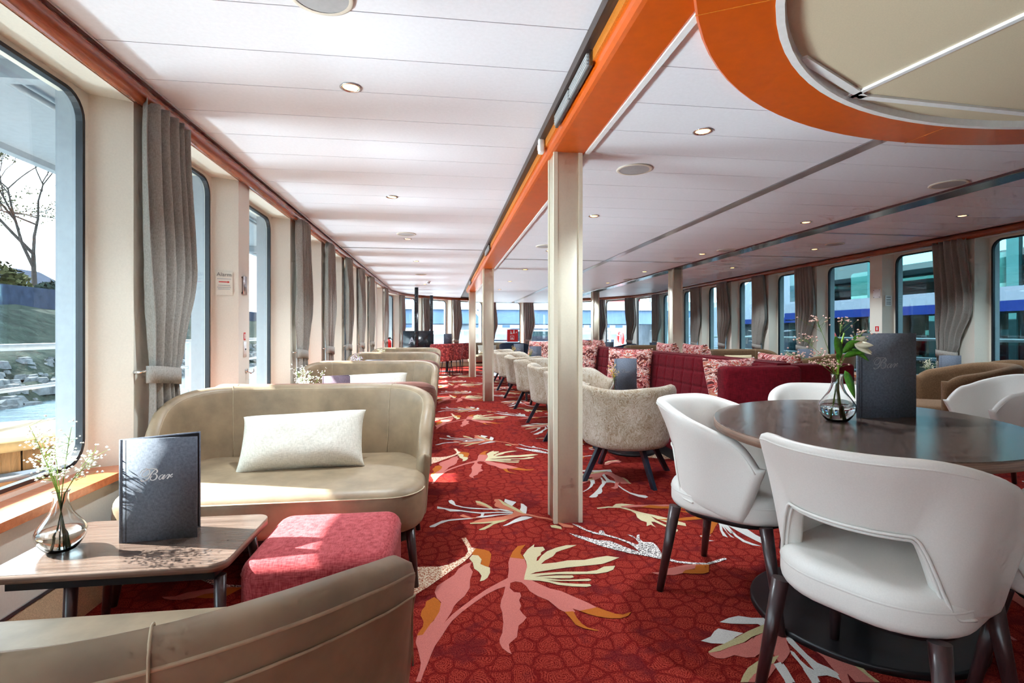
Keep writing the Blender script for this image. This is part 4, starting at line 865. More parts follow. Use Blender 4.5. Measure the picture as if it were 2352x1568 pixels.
# left row: tub sofas back to back, coffee tables, poufs ---------------------------
SY = [0.94 + 2.42 * k for k in range(4)]
lab_away = ['taupe leather tub sofa seen from behind in the foreground corner', 'tub sofa facing away, right behind the sofa with the white cushion', 'tub sofa facing away behind the second facing sofa', 'tub sofa facing away behind the third facing sofa']
lab_face = ['taupe leather tub sofa facing the camera with a white cushion, nearest', 'taupe tub sofa facing the camera, second along the windows', 'taupe tub sofa facing the camera, third along the windows', 'taupe tub sofa facing the camera, farthest along the windows']
for k in range(4):
    make_sofa('taupe' if k == 0 else 'rose', 'leather_taupe' if k == 0 else 'leather_rose', 'stitch' if k == 0 else 'leather_rose', (-0.69, (0.91 if k == 0 else 0.955 + 2.42 * k), 0), pi, lab_away[k], 'window sofas')
    make_sofa('taupe', 'leather_taupe', 'stitch', (-0.69, 2.515 + 2.42 * k, 0), 0, lab_face[k], 'window sofas')
pw = pillow(0.57, 0.29, 0.20, 1).mesh('throw_cushion', 'boucle')
for k in range(2):
    c_ = put('throw_cushion', pw, None, (-0.66 if k == 0 else -0.62, 2.56 + 2.42 * k, 0.545), 0.0, ['white boucle cushion lying on the nearest facing sofa', 'white boucle cushion on the second facing sofa'][k], 'cushion', 'white sofa cushions')
    c_.rotation_euler = (math.radians(-33), math.radians(-2), math.radians(3))
TT = MB().slab(rrect(-0.325, 0.30, -0.205, 0.205, 0.045, 6), 0.376, 0.40).mesh('table_top', ['table_walnut'])
TE = MB().slab([(x * 1.003, y * 1.004) for x, y in rrect(-0.325, 0.30, -0.205, 0.205, 0.045, 6)], 0.3755, 0.3985).mesh('edge_band', 'table_edge')
TF = MB().box(-0.27, 0.27, -0.19, -0.165, 0.350, 0.376).box(-0.27, 0.27, 0.165, 0.19, 0.350, 0.376).box(-0.27, -0.245, -0.165, 0.165, 0.350, 0.376).box(0.245, 0.27, -0.165, 0.165, 0.350, 0.376).mesh('frame', 'black_metal')
PO = MB().slab(rrect(-0.225, 0.225, -0.225, 0.225, 0.06, 6), 0.02, 0.375, 0.02, 0.045, 5, 0.008).mesh('cover', 'rose_fabric')
PB = MB().slab(rrect(-0.19, 0.19, -0.19, 0.19, 0.05, 4), 0.0, 0.03).mesh('base', 'black_metal')
for k in range(4):
    ty = 1.775 + 2.42 * k
    o4 = ['nearest', 'second', 'third', 'farthest'][k]
    t_ = thing('coffee_table', 'low walnut coffee table by the windows, %s of the row' % o4, 'table', (-0.925, ty, 0), 0, 'window coffee tables')
    put('table_top', TT, t_); put('edge_band', TE, t_); put('frame', TF, t_)
    for p0, p1 in (((-0.12, -0.165), (-0.125, -0.185)), ((0.275, -0.165), (0.285, -0.185)), ((-0.19, 0.13), (-0.32, 0.32)), ((0.25, 0.15), (0.28, 0.22))):
        put('leg', leg_mesh('leg', (*p0, 0.352), (*p1, 0), 0.017, 0.013, 'leg_walnut'), t_)
    p_ = thing('pouf', 'square rose red fabric pouf beside the coffee table, %s of the row' % o4, 'pouf', (-0.385, ty + 0.06, 0), 0, 'rose poufs')
    put('cover', PO, p_); put('base', PB, p_)
    put('seam', MB().loft([[(x * (1 + e), y * (1 + e), z) for x, y in rrect(-0.226, 0.226, -0.226, 0.226, 0.06, 6)] for e, z in ((-0.01, 0.327), (0.004, 0.33), (-0.01, 0.333))], cap0=False, cap1=False).mesh('seam', 'rose_fabric'), p_)
make_menu((-1.005, 1.765, 0.40), 0.10, 'grey cloth Bar menu standing open on the nearest coffee table', w=0.215, h=0.325, op=25)
make_menu((-0.93, 4.17, 0.40), 0.0, 'plum cloth menu standing on the second coffee table', 'menu_plum', 'print_grey', 0.205, 0.325)
make_menu((-0.96, 6.60, 0.40), 0.05, 'grey cloth menu on the third coffee table', 'menu_cloth', 'print_grey', 0.215, 0.325)
make_menu((-0.96, 9.03, 0.40), 0.05, 'grey cloth menu on the farthest coffee table', 'menu_cloth', 'print_grey', 0.215, 0.325)
for k, (dx, bl, lb) in enumerate(((0, 'petal_white', 'white'), (0.02, 'petal_white', 'white'), (0.03, 'petal_lilac', 'lilac'), (0.0, 'petal_cream', 'cream'))):
    o4 = ['nearest', 'second', 'third', 'farthest'][k]
    vx, vy = (-1.155, 1.735) if k == 0 else (-1.08 + dx, 4.20 + 2.42 * (k - 1))
    make_vase((vx, vy, 0.40), 'clear glass bulb vase with water on the %s coffee table' % o4)
    make_flowers((vx, vy, 0.40), 'bunch of tiny %s flowers in the vase on the %s coffee table' % (lb, o4), 11 + k, 9, 0.115, (0.27, 0.40), bl, dens=20, lean=(0.02, 0))

# big oval dining table and white chairs ---------------------------------------------
TC = (1.55, 1.745); TR = math.atan2(0.775, 0.632)
t_ = thing('dining_table', 'large oval walnut dining table with black round base plate', 'table', (TC[0], TC[1], 0), TR)
put('table_top', MB().slab(circ(0.662, 72, ry=0.50), 0.70, 0.73, 0.0, 0.002, 1).mesh('table_top', 'table_walnut'), t_, rz=0)
put('edge_band', MB().slab(circ(0.6635, 72, ry=0.5015), 0.6995, 0.727).mesh('edge_band', 'table_edge'), t_)
put('column', MB().lathe([(0.05, 0.03), (0.045, 0.2), (0.045, 0.66), (0.09, 0.69), (0.12, 0.70)], 28).mesh('column', 'black_metal'), t_)
put('base_plate', MB().slab(circ(0.37, 64), 0.0, 0.022, 0, 0.006, 2).mesh('base_plate', 'black_metal'), t_)
put('sub_plate', MB().slab(circ(0.30, 40, ry=0.22), 0.685, 0.70).mesh('sub_plate', 'black_metal'), t_)
make_menu((1.60, 1.80, 0.73), -0.03, 'dark Bar menu standing on the oval dining table', 'menu_cloth', 'print_grey', 0.245, 0.33, 24)
make_vase((1.47, 1.755, 0.73), 'clear glass bulb vase on the oval dining table', 0.98)
W_ = 'cream white leather chair with open back '
make_tub('white', (1.185, 1.27), (0.90, 0.43), W_ + 'seen from behind, in the foreground', 'white chairs')
make_tub('white', (1.185, 2.01), (0.64, -0.77), W_ + 'at the left of the oval table', 'white chairs')
make_tub('white', (1.99, 2.42), (-0.55, -0.83), W_ + 'behind the oval table and vase', 'white chairs')
make_tub('white', (1.80, 1.12), (-0.35, 0.94), W_ + 'cut off at the lower right edge', 'white chairs')
make_tub('white', (3.72, 2.98), (-0.93, 0.37), W_ + 'at the right edge behind the table', 'white chairs')

# the flowers on the oval table: pink gypsophila, leaves and a pale lily
VX = (1.47, 1.755, 0.73)
rnd = random.Random(5)
fb = thing('flower_bunch', 'pink gypsophila with green leaves and a pale lily on the oval table', 'flowers', VX)
st = MB(); bl = MB()
for tx, tz, ty in ((-0.165, 0.25, 0.0), (-0.125, 0.315, 0.02), (-0.06, 0.385, 0.03), (0.035, 0.375, 0.02), (0.105, 0.335, 0.0), (-0.08, 0.255, -0.02), (-0.04, 0.22, -0.01), (0.01, 0.21, 0.01), (0.10, 0.30, 0.03), (-0.10, 0.225, -0.03)):
    p1 = Vector((-0.006, 0, 0.17)); p2 = Vector((tx, ty, tz)); pts = [(0.012, 0, 0.02), (0.0, 0, 0.09), p1, p1.lerp(p2, 0.4) + Vector((0, 0, 0.015)), p2]
    st.tube(pts, [0.0014, 0.0013, 0.0012, 0.001, 0.0007], 5)
    for k in range(22):
        e = p2 + Vector((rnd.gauss(0, 0.022), rnd.gauss(0, 0.015), rnd.gauss(0.0, 0.010)))
        if k % 2: st.tube([p1.lerp(p2, rnd.uniform(0.72, 0.95)), e], [0.0006, 0.0004], 4)
        ico(bl, e, 0.0042, rnd)
put('stem', st.mesh('stem', 'stem_green'), fb, kind='stuff'); put('blossom', bl.mesh('blossom', 'petal_pink'), fb, kind='stuff')
put('lily_stem', MB().tube([(0.022, 0, 0.012), (0.012, 0, 0.06), (0.004, 0.0, 0.12), (0.004, 0, 0.20), (0.014, 0, 0.28), (0.03, 0, 0.33)], [0.005, 0.0045, 0.004, 0.004, 0.0038, 0.003], 8).mesh('lily_stem', 'stem_bright'), fb)
put('side_stem', MB().tube([(-0.022, 0.0, 0.014), (-0.016, 0, 0.06), (-0.004, 0, 0.13), (0, 0, 0.18)], 0.0028, 6).mesh('side_stem', 'stem_bright'), fb)
for p, d_, L, w in (((0.006, -0.01, 0.235), (-0.35, -0.2, 1), 0.135, 0.034), ((0.012, -0.012, 0.255), (0.62, -0.1, 0.75), 0.10, 0.028), ((0.02, -0.012, 0.28), (0.85, -0.1, 0.40), 0.095, 0.026), ((0.015, -0.012, 0.24), (0.95, -0.1, 0.5), 0.10, 0.022), ((0.02, -0.014, 0.19), (0.25, -0.2, -0.8), 0.085, 0.034), ((0.05, -0.012, 0.27), (0.8, -0.1, -0.3), 0.07, 0.02), ((0.055, -0.01, 0.31), (0.9, 0, 0.2), 0.07, 0.018), ((-0.004, -0.012, 0.23), (-0.2, -0.1, 0.5), 0.04, 0.016)):
    put('leaf', leaf_mesh(p, d_, L, w, (0, -1, 0.15)), fb)
for a in range(6):
    aa = a * pi / 3; put('petal', leaf_mesh((0.055, -0.02, 0.285), (0.8 + 0.35 * cos(aa), -0.25 + 0.3 * sin(aa), 0.05 + 0.55 * sin(aa)), 0.06, 0.026, (0.1, -0.9, 0.3), 'petal_cream', 0.1), fb)

# fur armchairs, low tables and the red banquettes ------------------------------------
FY = [3.66, 4.98, 5.98, 7.18, 8.30, 9.55, 10.5, 11.4]
Fd = [(0.52, 0.85), (0.75, -0.66), (0.78, 0.62), (0.8, -0.6), (0.78, 0.62), (0.8, -0.6), (0.78, 0.62), (0.8, -0.6)]
for k, y in enumerate(FY):
    lb = 'pale fur armchair with tan seat and black legs, ' + ('nearest, right of the big pillar' if k == 0 else '%s along the aisle' % ordw[k])
    make_tub('fur', (1.335, y), Fd[k], lb, 'fur armchairs', 'fur_armchair', 'armchair')
LT = MB().slab(rrect(-0.26, 0.26, -0.30, 0.30, 0.03, 4), 0.475, 0.50).mesh('table_top', 'table_walnut')
LC = MB().lathe([(0.035, 0.02), (0.035, 0.47), (0.10, 0.475)], 20).mesh('column', 'black_metal')
LBp = MB().slab(circ(0.21, 36), 0, 0.02, 0, 0.005, 2).mesh('base_plate', 'black_metal')
def low_table(x, y, label, rz=0.0):
    t_ = thing('low_table', label, 'table', (x, y, 0), rz, 'low pedestal tables')
    put('table_top', LT, t_); put('column', LC, t_); put('base_plate', LBp, t_)
for k, y in enumerate((4.42, 6.65, 8.95, 11.0)):
    low_table(1.67, y, 'low walnut pedestal table before the red banquette, %s' % ordw[k])
    make_menu((1.57 if k == 0 else 1.54, y + 0.15, 0.50), 0.06, 'dark Bar menu on the %s low banquette table' % ordw[k], 'menu_cloth', 'print_grey', 0.215, 0.325)
    make_vase((1.52, y + 0.02, 0.50), 'small glass vase on the %s low banquette table' % ordw[k], 0.8)
    make_flowers((1.52, y + 0.02, 0.50), 'yellow and pink meadow flowers on the %s low banquette table' % ordw[k], 30 + k, 7, 0.06, (0.26, 0.36), 'petal_pink', dens=14, yellow=0.3, sc=0.8)
def banquette(side, y0, y1, label, end):
    """side -1 sits towards the aisle, +1 towards the right windows"""
    b0 = 2.41 + side * 0.01
    t_ = thing('banquette', label, 'bench', (0, 0, 0), 0, 'red banquettes')
    def X(d): return b0 + side * d
    def bx(mb, d0, d1, ya, yb, z0, z1): a, b_ = sorted((X(d0), X(d1))); return mb.box(a, b_, ya, yb, z0, z1)
    put('plinth', bx(MB(), 0.03, 0.50, y0, y1, 0.0, 0.10).mesh('plinth', 'black_metal'), t_)
    put('seat_base', bx(MB(), 0.02, 0.53, y0, y1, 0.10, 0.28).mesh('seat_base', 'velvet_red'), t_)
    a, b_ = sorted((X(0.10), X(0.56)))
    put('seat_cushion', MB().slab(rrect(a, b_, y0, y1, 0.03, 4), 0.28, 0.43, 0.03, 0.04, 4, 0.01).mesh('seat_cushion', 'velvet_red'), t_)
    # upright back with square tufts
    ny, nz = int((y1 - y0) * 80), 44; vs_ = []; fs = []
    for j in range(nz + 1):
        for i in range(ny + 1):
            y = lerp(y0, y1, i / ny); z = lerp(0.40, 0.845, j / nz)
            u = abs(sin(pi * (y - y0) / 0.19)); v = abs(sin(pi * (z - 0.845) / 0.13)); h_ = 0.016 * (min(1, u * 3.2) * min(1, v * 2.6)) ** 0.6
            d = 0.115 + 0.05 * (0.845 - z) / 0.44 + h_
            if j == nz: d = 0.09
            vs_.append((X(d), y, z))
    for j in range(nz):
        for i in range(ny):
            a = j * (ny + 1) + i; q = (a, a + 1, a + ny + 2, a + ny + 1); fs.append(q if side > 0 else tuple(reversed(q)))
    put('tufted_back', MB().add(vs_, fs).mesh('tufted_back', 'velvet_red'), t_)
    put('back_frame', bx(MB(), 0.0, 0.10, y0, y1, 0.10, 0.852).mesh('back_frame', 'velvet_red'), t_)
    if end:
        a, b_ = sorted((X(0.0), X(0.56)))
        put('end_panel', MB().slab(rrect(a, b_, y0 - 0.125, y0 - 0.005, 0.03, 4), 0.06, 0.838, 0.01, 0.03, 4).mesh('end_panel', 'velvet_red'), t_)
banquette(-1, 3.29, 7.75, 'dark red tufted velvet banquette facing the aisle, with near end panel', True)
banquette(-1, 7.78, 12.2, 'dark red tufted velvet banquette farther along the aisle', False)
banquette(1, 3.50, 7.75, 'dark red velvet banquette turned to the right windows, rounded end', True)
banquette(1, 7.78, 12.2, 'far dark red banquette turned to the right windows', False)
CP = pillow(0.50, 0.50, 0.17, 3).mesh('print_cushion', 'cushion_print')
cush = [(2.02, 5.42, 0.655, -0.62, 'large red and white patterned cushion leaning on the banquette beside the menu'), (2.13, 3.52, 0.64, 0.25, 'red and white patterned cushion against the near banquette end panel'), (2.02, 7.40, 0.655, -0.62, 'patterned cushion on the banquette just right of the big pillar'),
        (2.02, 9.2, 0.655, -0.7, 'red patterned cushion farther down the aisle banquette'), (2.02, 10.9, 0.655, -0.7, 'farthest red patterned cushion on the aisle banquette'),
        (2.70, 5.15, 0.71, pi / 2, 'patterned cushion peeking over the banquette ridge, nearer'), (2.70, 5.85, 0.71, pi / 2, 'patterned cushion peeking over the banquette ridge, farther'), (2.70, 3.78, 0.66, pi / 2, 'patterned cushion behind the ridge at the rounded banquette end'),
        (2.70, 8.6, 0.71, pi / 2, 'patterned cushion over the ridge of the far banquette'), (2.70, 9.3, 0.70, pi / 2, 'second patterned cushion over the ridge of the far banquette')]
for x, y, z, rz, lb in cush:
    c_ = put('print_cushion', CP, None, (x, y, z), 0, lb, 'cushion', 'patterned cushions')
    c_.rotation_euler = (math.radians(-16), 0, rz) if abs(rz) < 1 else (math.radians(-14), 0, rz)
    if abs(rz) > 1: c_.rotation_euler = (math.radians(-14 if rz < 0 else -14), 0, rz)

# right window side -----------------------------------------------------------------------
make_tub('brown', (4.50, 3.98), (-0.85, 0.50), 'brown fabric tub chair behind the dark menu on the right', 'brown tub chairs')
make_tub('brown', (5.28, 4.05), (-0.9, -0.2), 'brown fabric tub chair cut by the right edge', 'brown tub chairs')
make_tub('rust', (5.0, 6.30), (-0.5, 0.86), 'brown fabric tub chair behind the flowers', 'brown tub chairs')
make_sofa('brown', 'brown_fabric', 'brown_fabric', (5.05, 8.05, 0), 0, 'brown fabric tub sofa with ecru cushion by the right windows', 'brown sofas')
make_sofa('brown', 'brown_fabric', 'brown_fabric', (4.75, 11.2, 0), 0, 'farther brown fabric sofa behind the right pillar', 'brown sofas')
EP = pillow(0.50, 0.26, 0.14, 6).mesh('throw_cushion', 'cushion_ecru')
c_ = put('throw_cushion', EP, None, (5.0, 8.16, 0.565), 0, 'ecru cushion on the brown sofa by the right windows', 'cushion'); c_.rotation_euler = (math.radians(-18), 0, 0)
for k, (x, y, rz) in enumerate(((5.25, 4.85, 0), (5.3, 7.1, 0), (5.2, 12.4, 0), (4.3, 13.2, 0))):
    low_table(x, y, 'low walnut table by the right windows, %s' % ordw[k])
    make_menu((x - 0.06, y - 0.08, 0.50), -0.2, 'dark Bar menu on the %s right window table' % ordw[k], 'menu_cloth', 'print_grey', 0.215, 0.325)
    make_vase((x - 0.17, y - 0.05, 0.50), 'small glass vase on the %s right window table' % ordw[k], 0.8)
    make_flowers((x - 0.17, y - 0.05, 0.50), 'pale gypsophila in the vase on the %s right window table' % ordw[k], 50 + k, 7, 0.10, (0.28, 0.34), 'petal_cream', dens=14, sc=0.85)
p_ = thing('pouf', 'square rose red pouf under the right window table', 'pouf', (4.95, 4.60, 0), 0, 'rose poufs'); put('cover', PO, p_); put('base', PB, p_)

# bow end --------------------------------------------------------------------------------
for k, (x, y, f) in enumerate(((-0.02, 13.0, (0.2, 1)), (0.22, 13.5, (-0.3, 1)), (0.5, 14.1, (-0.6, 0.8)))):
    make_tub('print', (x, y), f, 'red patterned dining chair with thin black legs, %s at the far left end' % ordw[k], 'patterned dining chairs', 'dining_chair')
low_table(0.1, 14.3, 'small table at the far left end'); make_menu((0.02, 14.2, 0.72), 0, 'grey menu at the far left bow window table', 'menu_cloth', 'print_grey', 0.215, 0.325)
make_sofa('taupe', 'leather_taupe', 'stitch', (1.35, 15.2, 0), 0.1, 'taupe sofa with white cushion before the bow windows', 'bow sofas')
c_ = put('throw_cushion', pw, None, (1.30, 15.28, 0.567), 0.1, 'white cushion on the far bow sofa', 'cushion'); c_.rotation_euler = (math.radians(-20), 0, 0.1)
for k, (x, y, f) in enumerate(((1.95, 14.0, (0.3, 1)), (2.62, 13.1, (0.2, 1)), (4.05, 14.6, (-0.4, -1)), (4.35, 12.3, (-1, 0.2)))):
    make_tub('navy', (x, y), f, 'navy blue tub chair near the bow windows, %s from the left' % ordw[k], 'navy chairs')
t_ = thing('notice_board', 'black glossy board with grey lettering standing at the far left', 'board', (-1.0, 13.1, 0))
put('panel', MB().slab([(0, 0), (0.76, 0), (0.76, 0.03), (0, 0.03)], 0.42, 1.12).mesh('panel', 'board_black'), t_)
put('foot', MB().box(0.05, 0.71, -0.12, 0.15, 0, 0.03).box(0.33, 0.43, 0.0, 0.03, 0.03, 0.42).mesh('foot', 'black_metal'), t_)
cu = bpy.data.curves.new('letter', 'FONT'); cu.body = 'A'; cu.size = 0.24; cu.extrude = 0.001
def text_mesh(body, size, mat, bold=0.0):
    cu = bpy.data.curves.new('text', 'FONT'); cu.body = body; cu.size = size; cu.align_x = 'CENTER'; cu.extrude = 0.0004; cu.offset = bold
    ob = bpy.data.objects.new('text', cu); C.objects.link(ob); dg = bpy.context.evaluated_depsgraph_get(); dg.update()
    me = bpy.data.meshes.new_from_object(ob.evaluated_get(dg)); bpy.data.objects.remove(ob); me.materials.clear(); me.materials.append(MATS[mat]); return me
def put_text(body, size, mat, parent, loc, rot, bold=0.0):
    o_ = put('lettering', text_mesh(body, size, mat, bold), parent, loc); o_.rotation_euler = rot; return o_
put_text('A', 0.22, 'print_grey', t_, (0.22, -0.004, 0.80), (pi / 2, 0, 0), 0.006); put_text('R', 0.15, 'print_grey', t_, (0.24, -0.004, 0.58), (pi / 2, 0, 0), 0.004)
for x, y, lb in ((-0.66, 13.02, 'dark steel post in front of the black board'), (-0.35, 15.7, 'dark steel post behind the black board')):
    p_ = thing('steel_post', lb, 'post', (x, y, 0)); put('shaft', MB().slab(rrect(-0.045, 0.045, -0.045, 0.045, 0.006, 2), 0, 2.2).mesh('shaft', 'board_black'), p_)
    put('collar', MB().slab(rrect(-0.052, 0.052, -0.052, 0.052, 0.006, 2), 0.0, 0.05).mesh('collar', 'black_metal'), p_)
t_ = thing('fire_extinguisher', 'red fire extinguisher on the far left wall below the curtain', 'extinguisher', (XL + 0.10, 12.75, 0.0))
for dy in (0,):
    put('cylinder', MB().lathe([(0.001, 0.62), (0.06, 0.62), (0.065, 0.64), (0.065, 0.84), (0.05, 0.88), (0.02, 0.90), (0.02, 0.92)], 20).mesh('cylinder', 'extinguisher'), t_)
    put('valve', MB().box(-0.02, 0.05, -0.015, 0.015, 0.92, 0.96).mesh('valve', 'black_metal'), t_)
    put('hose', MB().tube([(0.05, 0, 0.93), (0.09, 0, 0.90), (0.09, 0, 0.75), (0.075, 0, 0.66)], 0.009, 8).mesh('hose', 'black_rubber'), t_)
    put('bracket', MB().box(-0.10, -0.05, -0.03, 0.03, 0.7, 0.8).mesh('bracket', 'alu'), t_)
t_ = thing('placard', 'red placard with white emblem in the bow window', 'sign', (2.08, 16.72, 0.78))
put('sheet', MB().box(0, 0.36, 0, 0.006, 0, 0.40).mesh('sheet', 'sign_red'), t_)
put('emblem', MB().box(0.10, 0.23, -0.001, 0, 0.07, 0.085).box(0.10, 0.23, -0.001, 0, 0.185, 0.20).box(0.10, 0.115, -0.001, 0, 0.085, 0.185).box(0.215, 0.23, -0.001, 0, 0.085, 0.185).mesh('emblem', 'paper_white'), t_)
put('mark', MB().add([(0.12, -0.001, 0.09), (0.205, -0.001, 0.09), (0.16, -0.001, 0.165)], [(0, 1, 2)], False).add([(0.10, -0.001, 0.25), (0.18, -0.001, 0.25), (0.11, -0.001, 0.38)], [(0, 1, 2)], False).add([(0.19, -0.001, 0.27), (0.25, -0.001, 0.27), (0.24, -0.001, 0.39), (0.21, -0.001, 0.39)], [(0, 1, 2, 3)], False).add([(0.28, -0.001, 0.28), (0.33, -0.001, 0.30), (0.30, -0.001, 0.35)], [(0, 1, 2)], False).mesh('mark', 'paper_white'), t_)
put('inlay', MB().slab(circ(0.75, 48), 0.004, 0.008).mesh('inlay', 'paper_white'), floor, (1.75, 13.2, 0))

# small wall fittings on the left pier faces ---------------------------------------------
px_, py0, py1 = XL, 3.79, 3.99
t_ = thing('alarm_notice', 'printed Alarm notice with red arrow on the left pier', 'sign', (-1.487, 3.748, 1.42), 0)
rot = (pi / 2, 0, 0.44)
put('paper', MB().box(-0.052, 0.052, 0, 0.0006, -0.10, 0.06).mesh('paper', 'cream'), t_, rz=0.44)
def at_n(dx, dz, dy=-0.0022): return (dx * cos(0.44) - dy * sin(0.44), dx * sin(0.44) + dy * cos(0.44), dz)
put_text('Alarm', 0.036, 'ink_grey', t_, at_n(0, 0.03), rot)
put_text('Nur im Notfall', 0.011, 'ink_grey', t_, at_n(0, 0.006), rot) if False else None
ar = put('arrow', MB().box(-0.032, 0.022, -0.0016, -0.0006, -0.012, -0.006).add([(0.022, -0.0016, -0.017), (0.034, -0.0016, -0.009), (0.022, -0.0016, -0.001)], [(0, 1, 2)], False).mesh('arrow', 'sign_red'), t_, rz=0.44)
for zz, ww in ((0.010, 0.042), (-0.034, 0.036), (-0.048, 0.042), (-0.060, 0.036)):
    put('text_line', MB().box(-ww, ww, -0.0016, -0.0006, zz, zz + 0.004).mesh('text_line', 'grey_grille'), t_, rz=0.44)
t_ = thing('alarm_plate', 'grey metal cover plate with four screws on the left pier', 'cover plate', (XL, 3.885, 1.40))
put('plate', MB().slab(rrect(0, 0.012, -0.03, 0.03, 0.002, 1), -0.065, 0.065).mesh('plate', 'alu'), t_)
for y in (-0.036, 0.036):
    for z in (-0.055, 0.055): put('screw', MB().tube([(0, y, z), (0.006, y, z)], 0.005, 8).mesh('screw', 'black_metal'), t_)
t_ = thing('socket_panel', 'small white key panel with red sticker on the left pier', 'switch', (XL, 3.90, 0.98))
put('plate', MB().slab(rrect(0, 0.006, -0.024, 0.024, 0.002, 1), -0.09, 0.02).mesh('plate', 'white_paint'), t_)
put('sticker', MB().box(0, 0.002, -0.016, 0.016, 0.03, 0.085).mesh('sticker', 'sign_red'), t_)
put('symbol', MB().box(0.002, 0.0026, -0.007, 0.007, 0.04, 0.076).mesh('symbol', 'paper_white'), t_)
put('lock', MB().tube([(0.006, 0, -0.035), (0.010, 0, -0.035)], 0.006, 10).mesh('lock', 'black_metal'), t_)
t_ = thing('coat_hook', 'small chrome hook on the left pier below the key panel', 'hook', (XL, 3.93, 0.79))
put('base', MB().slab(rrect(0, 0.006, -0.02, 0.02, 0.002, 1), -0.012, 0.012).mesh('base', 'chrome'), t_)
put('arm', MB().tube([(0.004, 0, 0), (0.03, 0.01, -0.02), (0.045, 0.02, -0.01), (0.045, 0.022, 0.012)], 0.005, 8).mesh('arm', 'chrome'), t_)
# right pier plate, notices
t_ = thing('cover_plate', 'small square white plate with screws on the right pier', 'cover plate', (XR, 6.30, 1.60))
put('plate', MB().box(-0.008, 0, -0.055, 0.055, -0.06, 0.06).mesh('plate', 'white_paint'), t_)
for y in (-0.045, 0.045):
    for z in (-0.05, 0.05): put('screw', MB().tube([(-0.012, y, z), (0, y, z)], 0.005, 8).mesh('screw', 'alu_dark'), t_)
t_ = thing('fire_sticker', 'small red sticker with white symbol on the right pier', 'sticker', (XR, 6.30, 1.12))
put('sheet', MB().box(-0.002, 0, -0.03, 0.03, -0.035, 0.035).mesh('sheet', 'sign_red'), t_); put('symbol', MB().box(-0.003, -0.002, -0.008, 0.008, -0.02, 0.022).mesh('symbol', 'paper_white'), t_)
t_ = thing('notice_sheet', 'pale notice sheet on the reveal beside the right window', 'notice', (XR + 0.075, 6.195, 1.50), 0.0)
put('sheet', MB().box(-0.05, 0.05, -0.003, 0.0, -0.07, 0.07).mesh('sheet', 'paper_white'), t_)
for z in (0.045, 0.01, -0.02, -0.045): put('text_line', MB().box(-0.035, 0.03, -0.004, -0.003, z - 0.006, z + 0.004).mesh('text_line', 'ink_grey'), t_)
# ================================================================ OUTSIDE
plain('deck_grey', (160, 163, 163), 0.7, var=0.06, scale=12)
plain('barrel_wood', (112, 78, 48), 0.4, spec=0.05, var=0.16, scale=10, stretch=(8, 8, 0.6))
plain('barrel_top', (150, 118, 80), 0.35, spec=0.05, var=0.08, scale=14)
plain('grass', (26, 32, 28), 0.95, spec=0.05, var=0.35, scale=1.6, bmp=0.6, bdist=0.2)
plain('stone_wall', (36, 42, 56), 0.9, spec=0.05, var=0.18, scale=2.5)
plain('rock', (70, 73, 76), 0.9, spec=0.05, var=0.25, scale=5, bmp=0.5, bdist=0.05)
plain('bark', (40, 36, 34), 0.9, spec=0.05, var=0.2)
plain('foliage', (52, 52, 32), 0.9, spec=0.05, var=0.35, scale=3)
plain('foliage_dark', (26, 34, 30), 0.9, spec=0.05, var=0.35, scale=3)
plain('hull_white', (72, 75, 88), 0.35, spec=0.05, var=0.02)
plain('hull_blue', (12, 22, 62), 0.35, spec=0.05, var=0.05)
plain('ship_teal', (34, 62, 66), 0.4, spec=0.05, var=0.10, scale=2)
plain('ship_dark', (44, 62, 66), 0.5, spec=0.05, var=0.2, scale=2)
plain('seat_grey', (150, 158, 158), 0.6)
plain('bridge_blue', (104, 124, 152), 0.7, spec=0.05, var=0.08, scale=0.3)
plain('bridge_red', (170, 70, 70), 0.7, var=0.1)
plain('quay', (190, 196, 202), 0.8, spec=0.05, var=0.12, scale=0.4)
plain('house', (196, 202, 210), 0.8, spec=0.05, var=0.05, scale=0.3)
glass('ship_glass', (0.46, 0.62, 0.62), 0.06)
m, t, b = nt('river')
v = coords(t, (0.5, 1.6, 1)); n = N(t, 'ShaderNodeTexNoise', Scale=1.4, Detail=4.0, Roughness=0.6); t.links.new(v, n.inputs['Vector'])
r = ramp(t, n.outputs['Fac'], [(0.35, (30, 42, 50)), (0.65, (60, 76, 84))]); t.links.new(r.outputs['Color'], b.inputs['Base Color']); b.inputs['Roughness'].default_value = 0.25; b.inputs['Specular IOR Level'].default_value = 0.12
bump(t, b, n.outputs['Fac'], 0.9, 0.12)
put('river_water', MB().box(-13.5, 60, -30, 70, -1.3, -1.05).mesh('river_water', 'river'), None, label='rippling blue grey river water around the ship', cat='water', kind='stuff')

# side decks with roof, posts and railings
dk = put('side_deck', None, None, kind='structure')
put('deck_floor', MB().box(-2.85, XL - 0.26, -6, 15, -0.35, -0.05).box(XR + 0.26, 7.05, -6, 15, -0.35, -0.05).mesh('deck_floor', 'deck_grey'), dk)
put('deck_floor', MB().box(-2.85, 7.05, 15, 20.5, -0.35, -0.05).mesh('deck_floor', 'deck_grey'), dk)
put('deck_roof', MB().box(-2.72, XL - 0.24, -6, 15, 2.24, 2.34).mesh('deck_roof', 'steel_outside'), dk)
put('deck_roof', MB().box(XR + 0.26, 6.5, -6, 15, 2.24, 2.34).mesh('deck_roof', 'steel_outside'), dk)
for y in [-2.4 + 2.44 * k for k in range(8)]:
    put('roof_rib', MB().box(-2.70, XL - 0.26, y, y + 0.06, 2.16, 2.24).mesh('roof_rib', 'steel_outside'), dk)
put('roof_pipe', MB().tube([(-1.95, -5, 2.2), (-1.95, 14.5, 2.2)], 0.018, 8).mesh('roof_pipe', 'steel_outside'), dk)
put('roof_edge', MB().box(-2.76, -2.70, -6, 15, 2.20, 2.36).mesh('roof_edge', 'steel_outside'), dk)
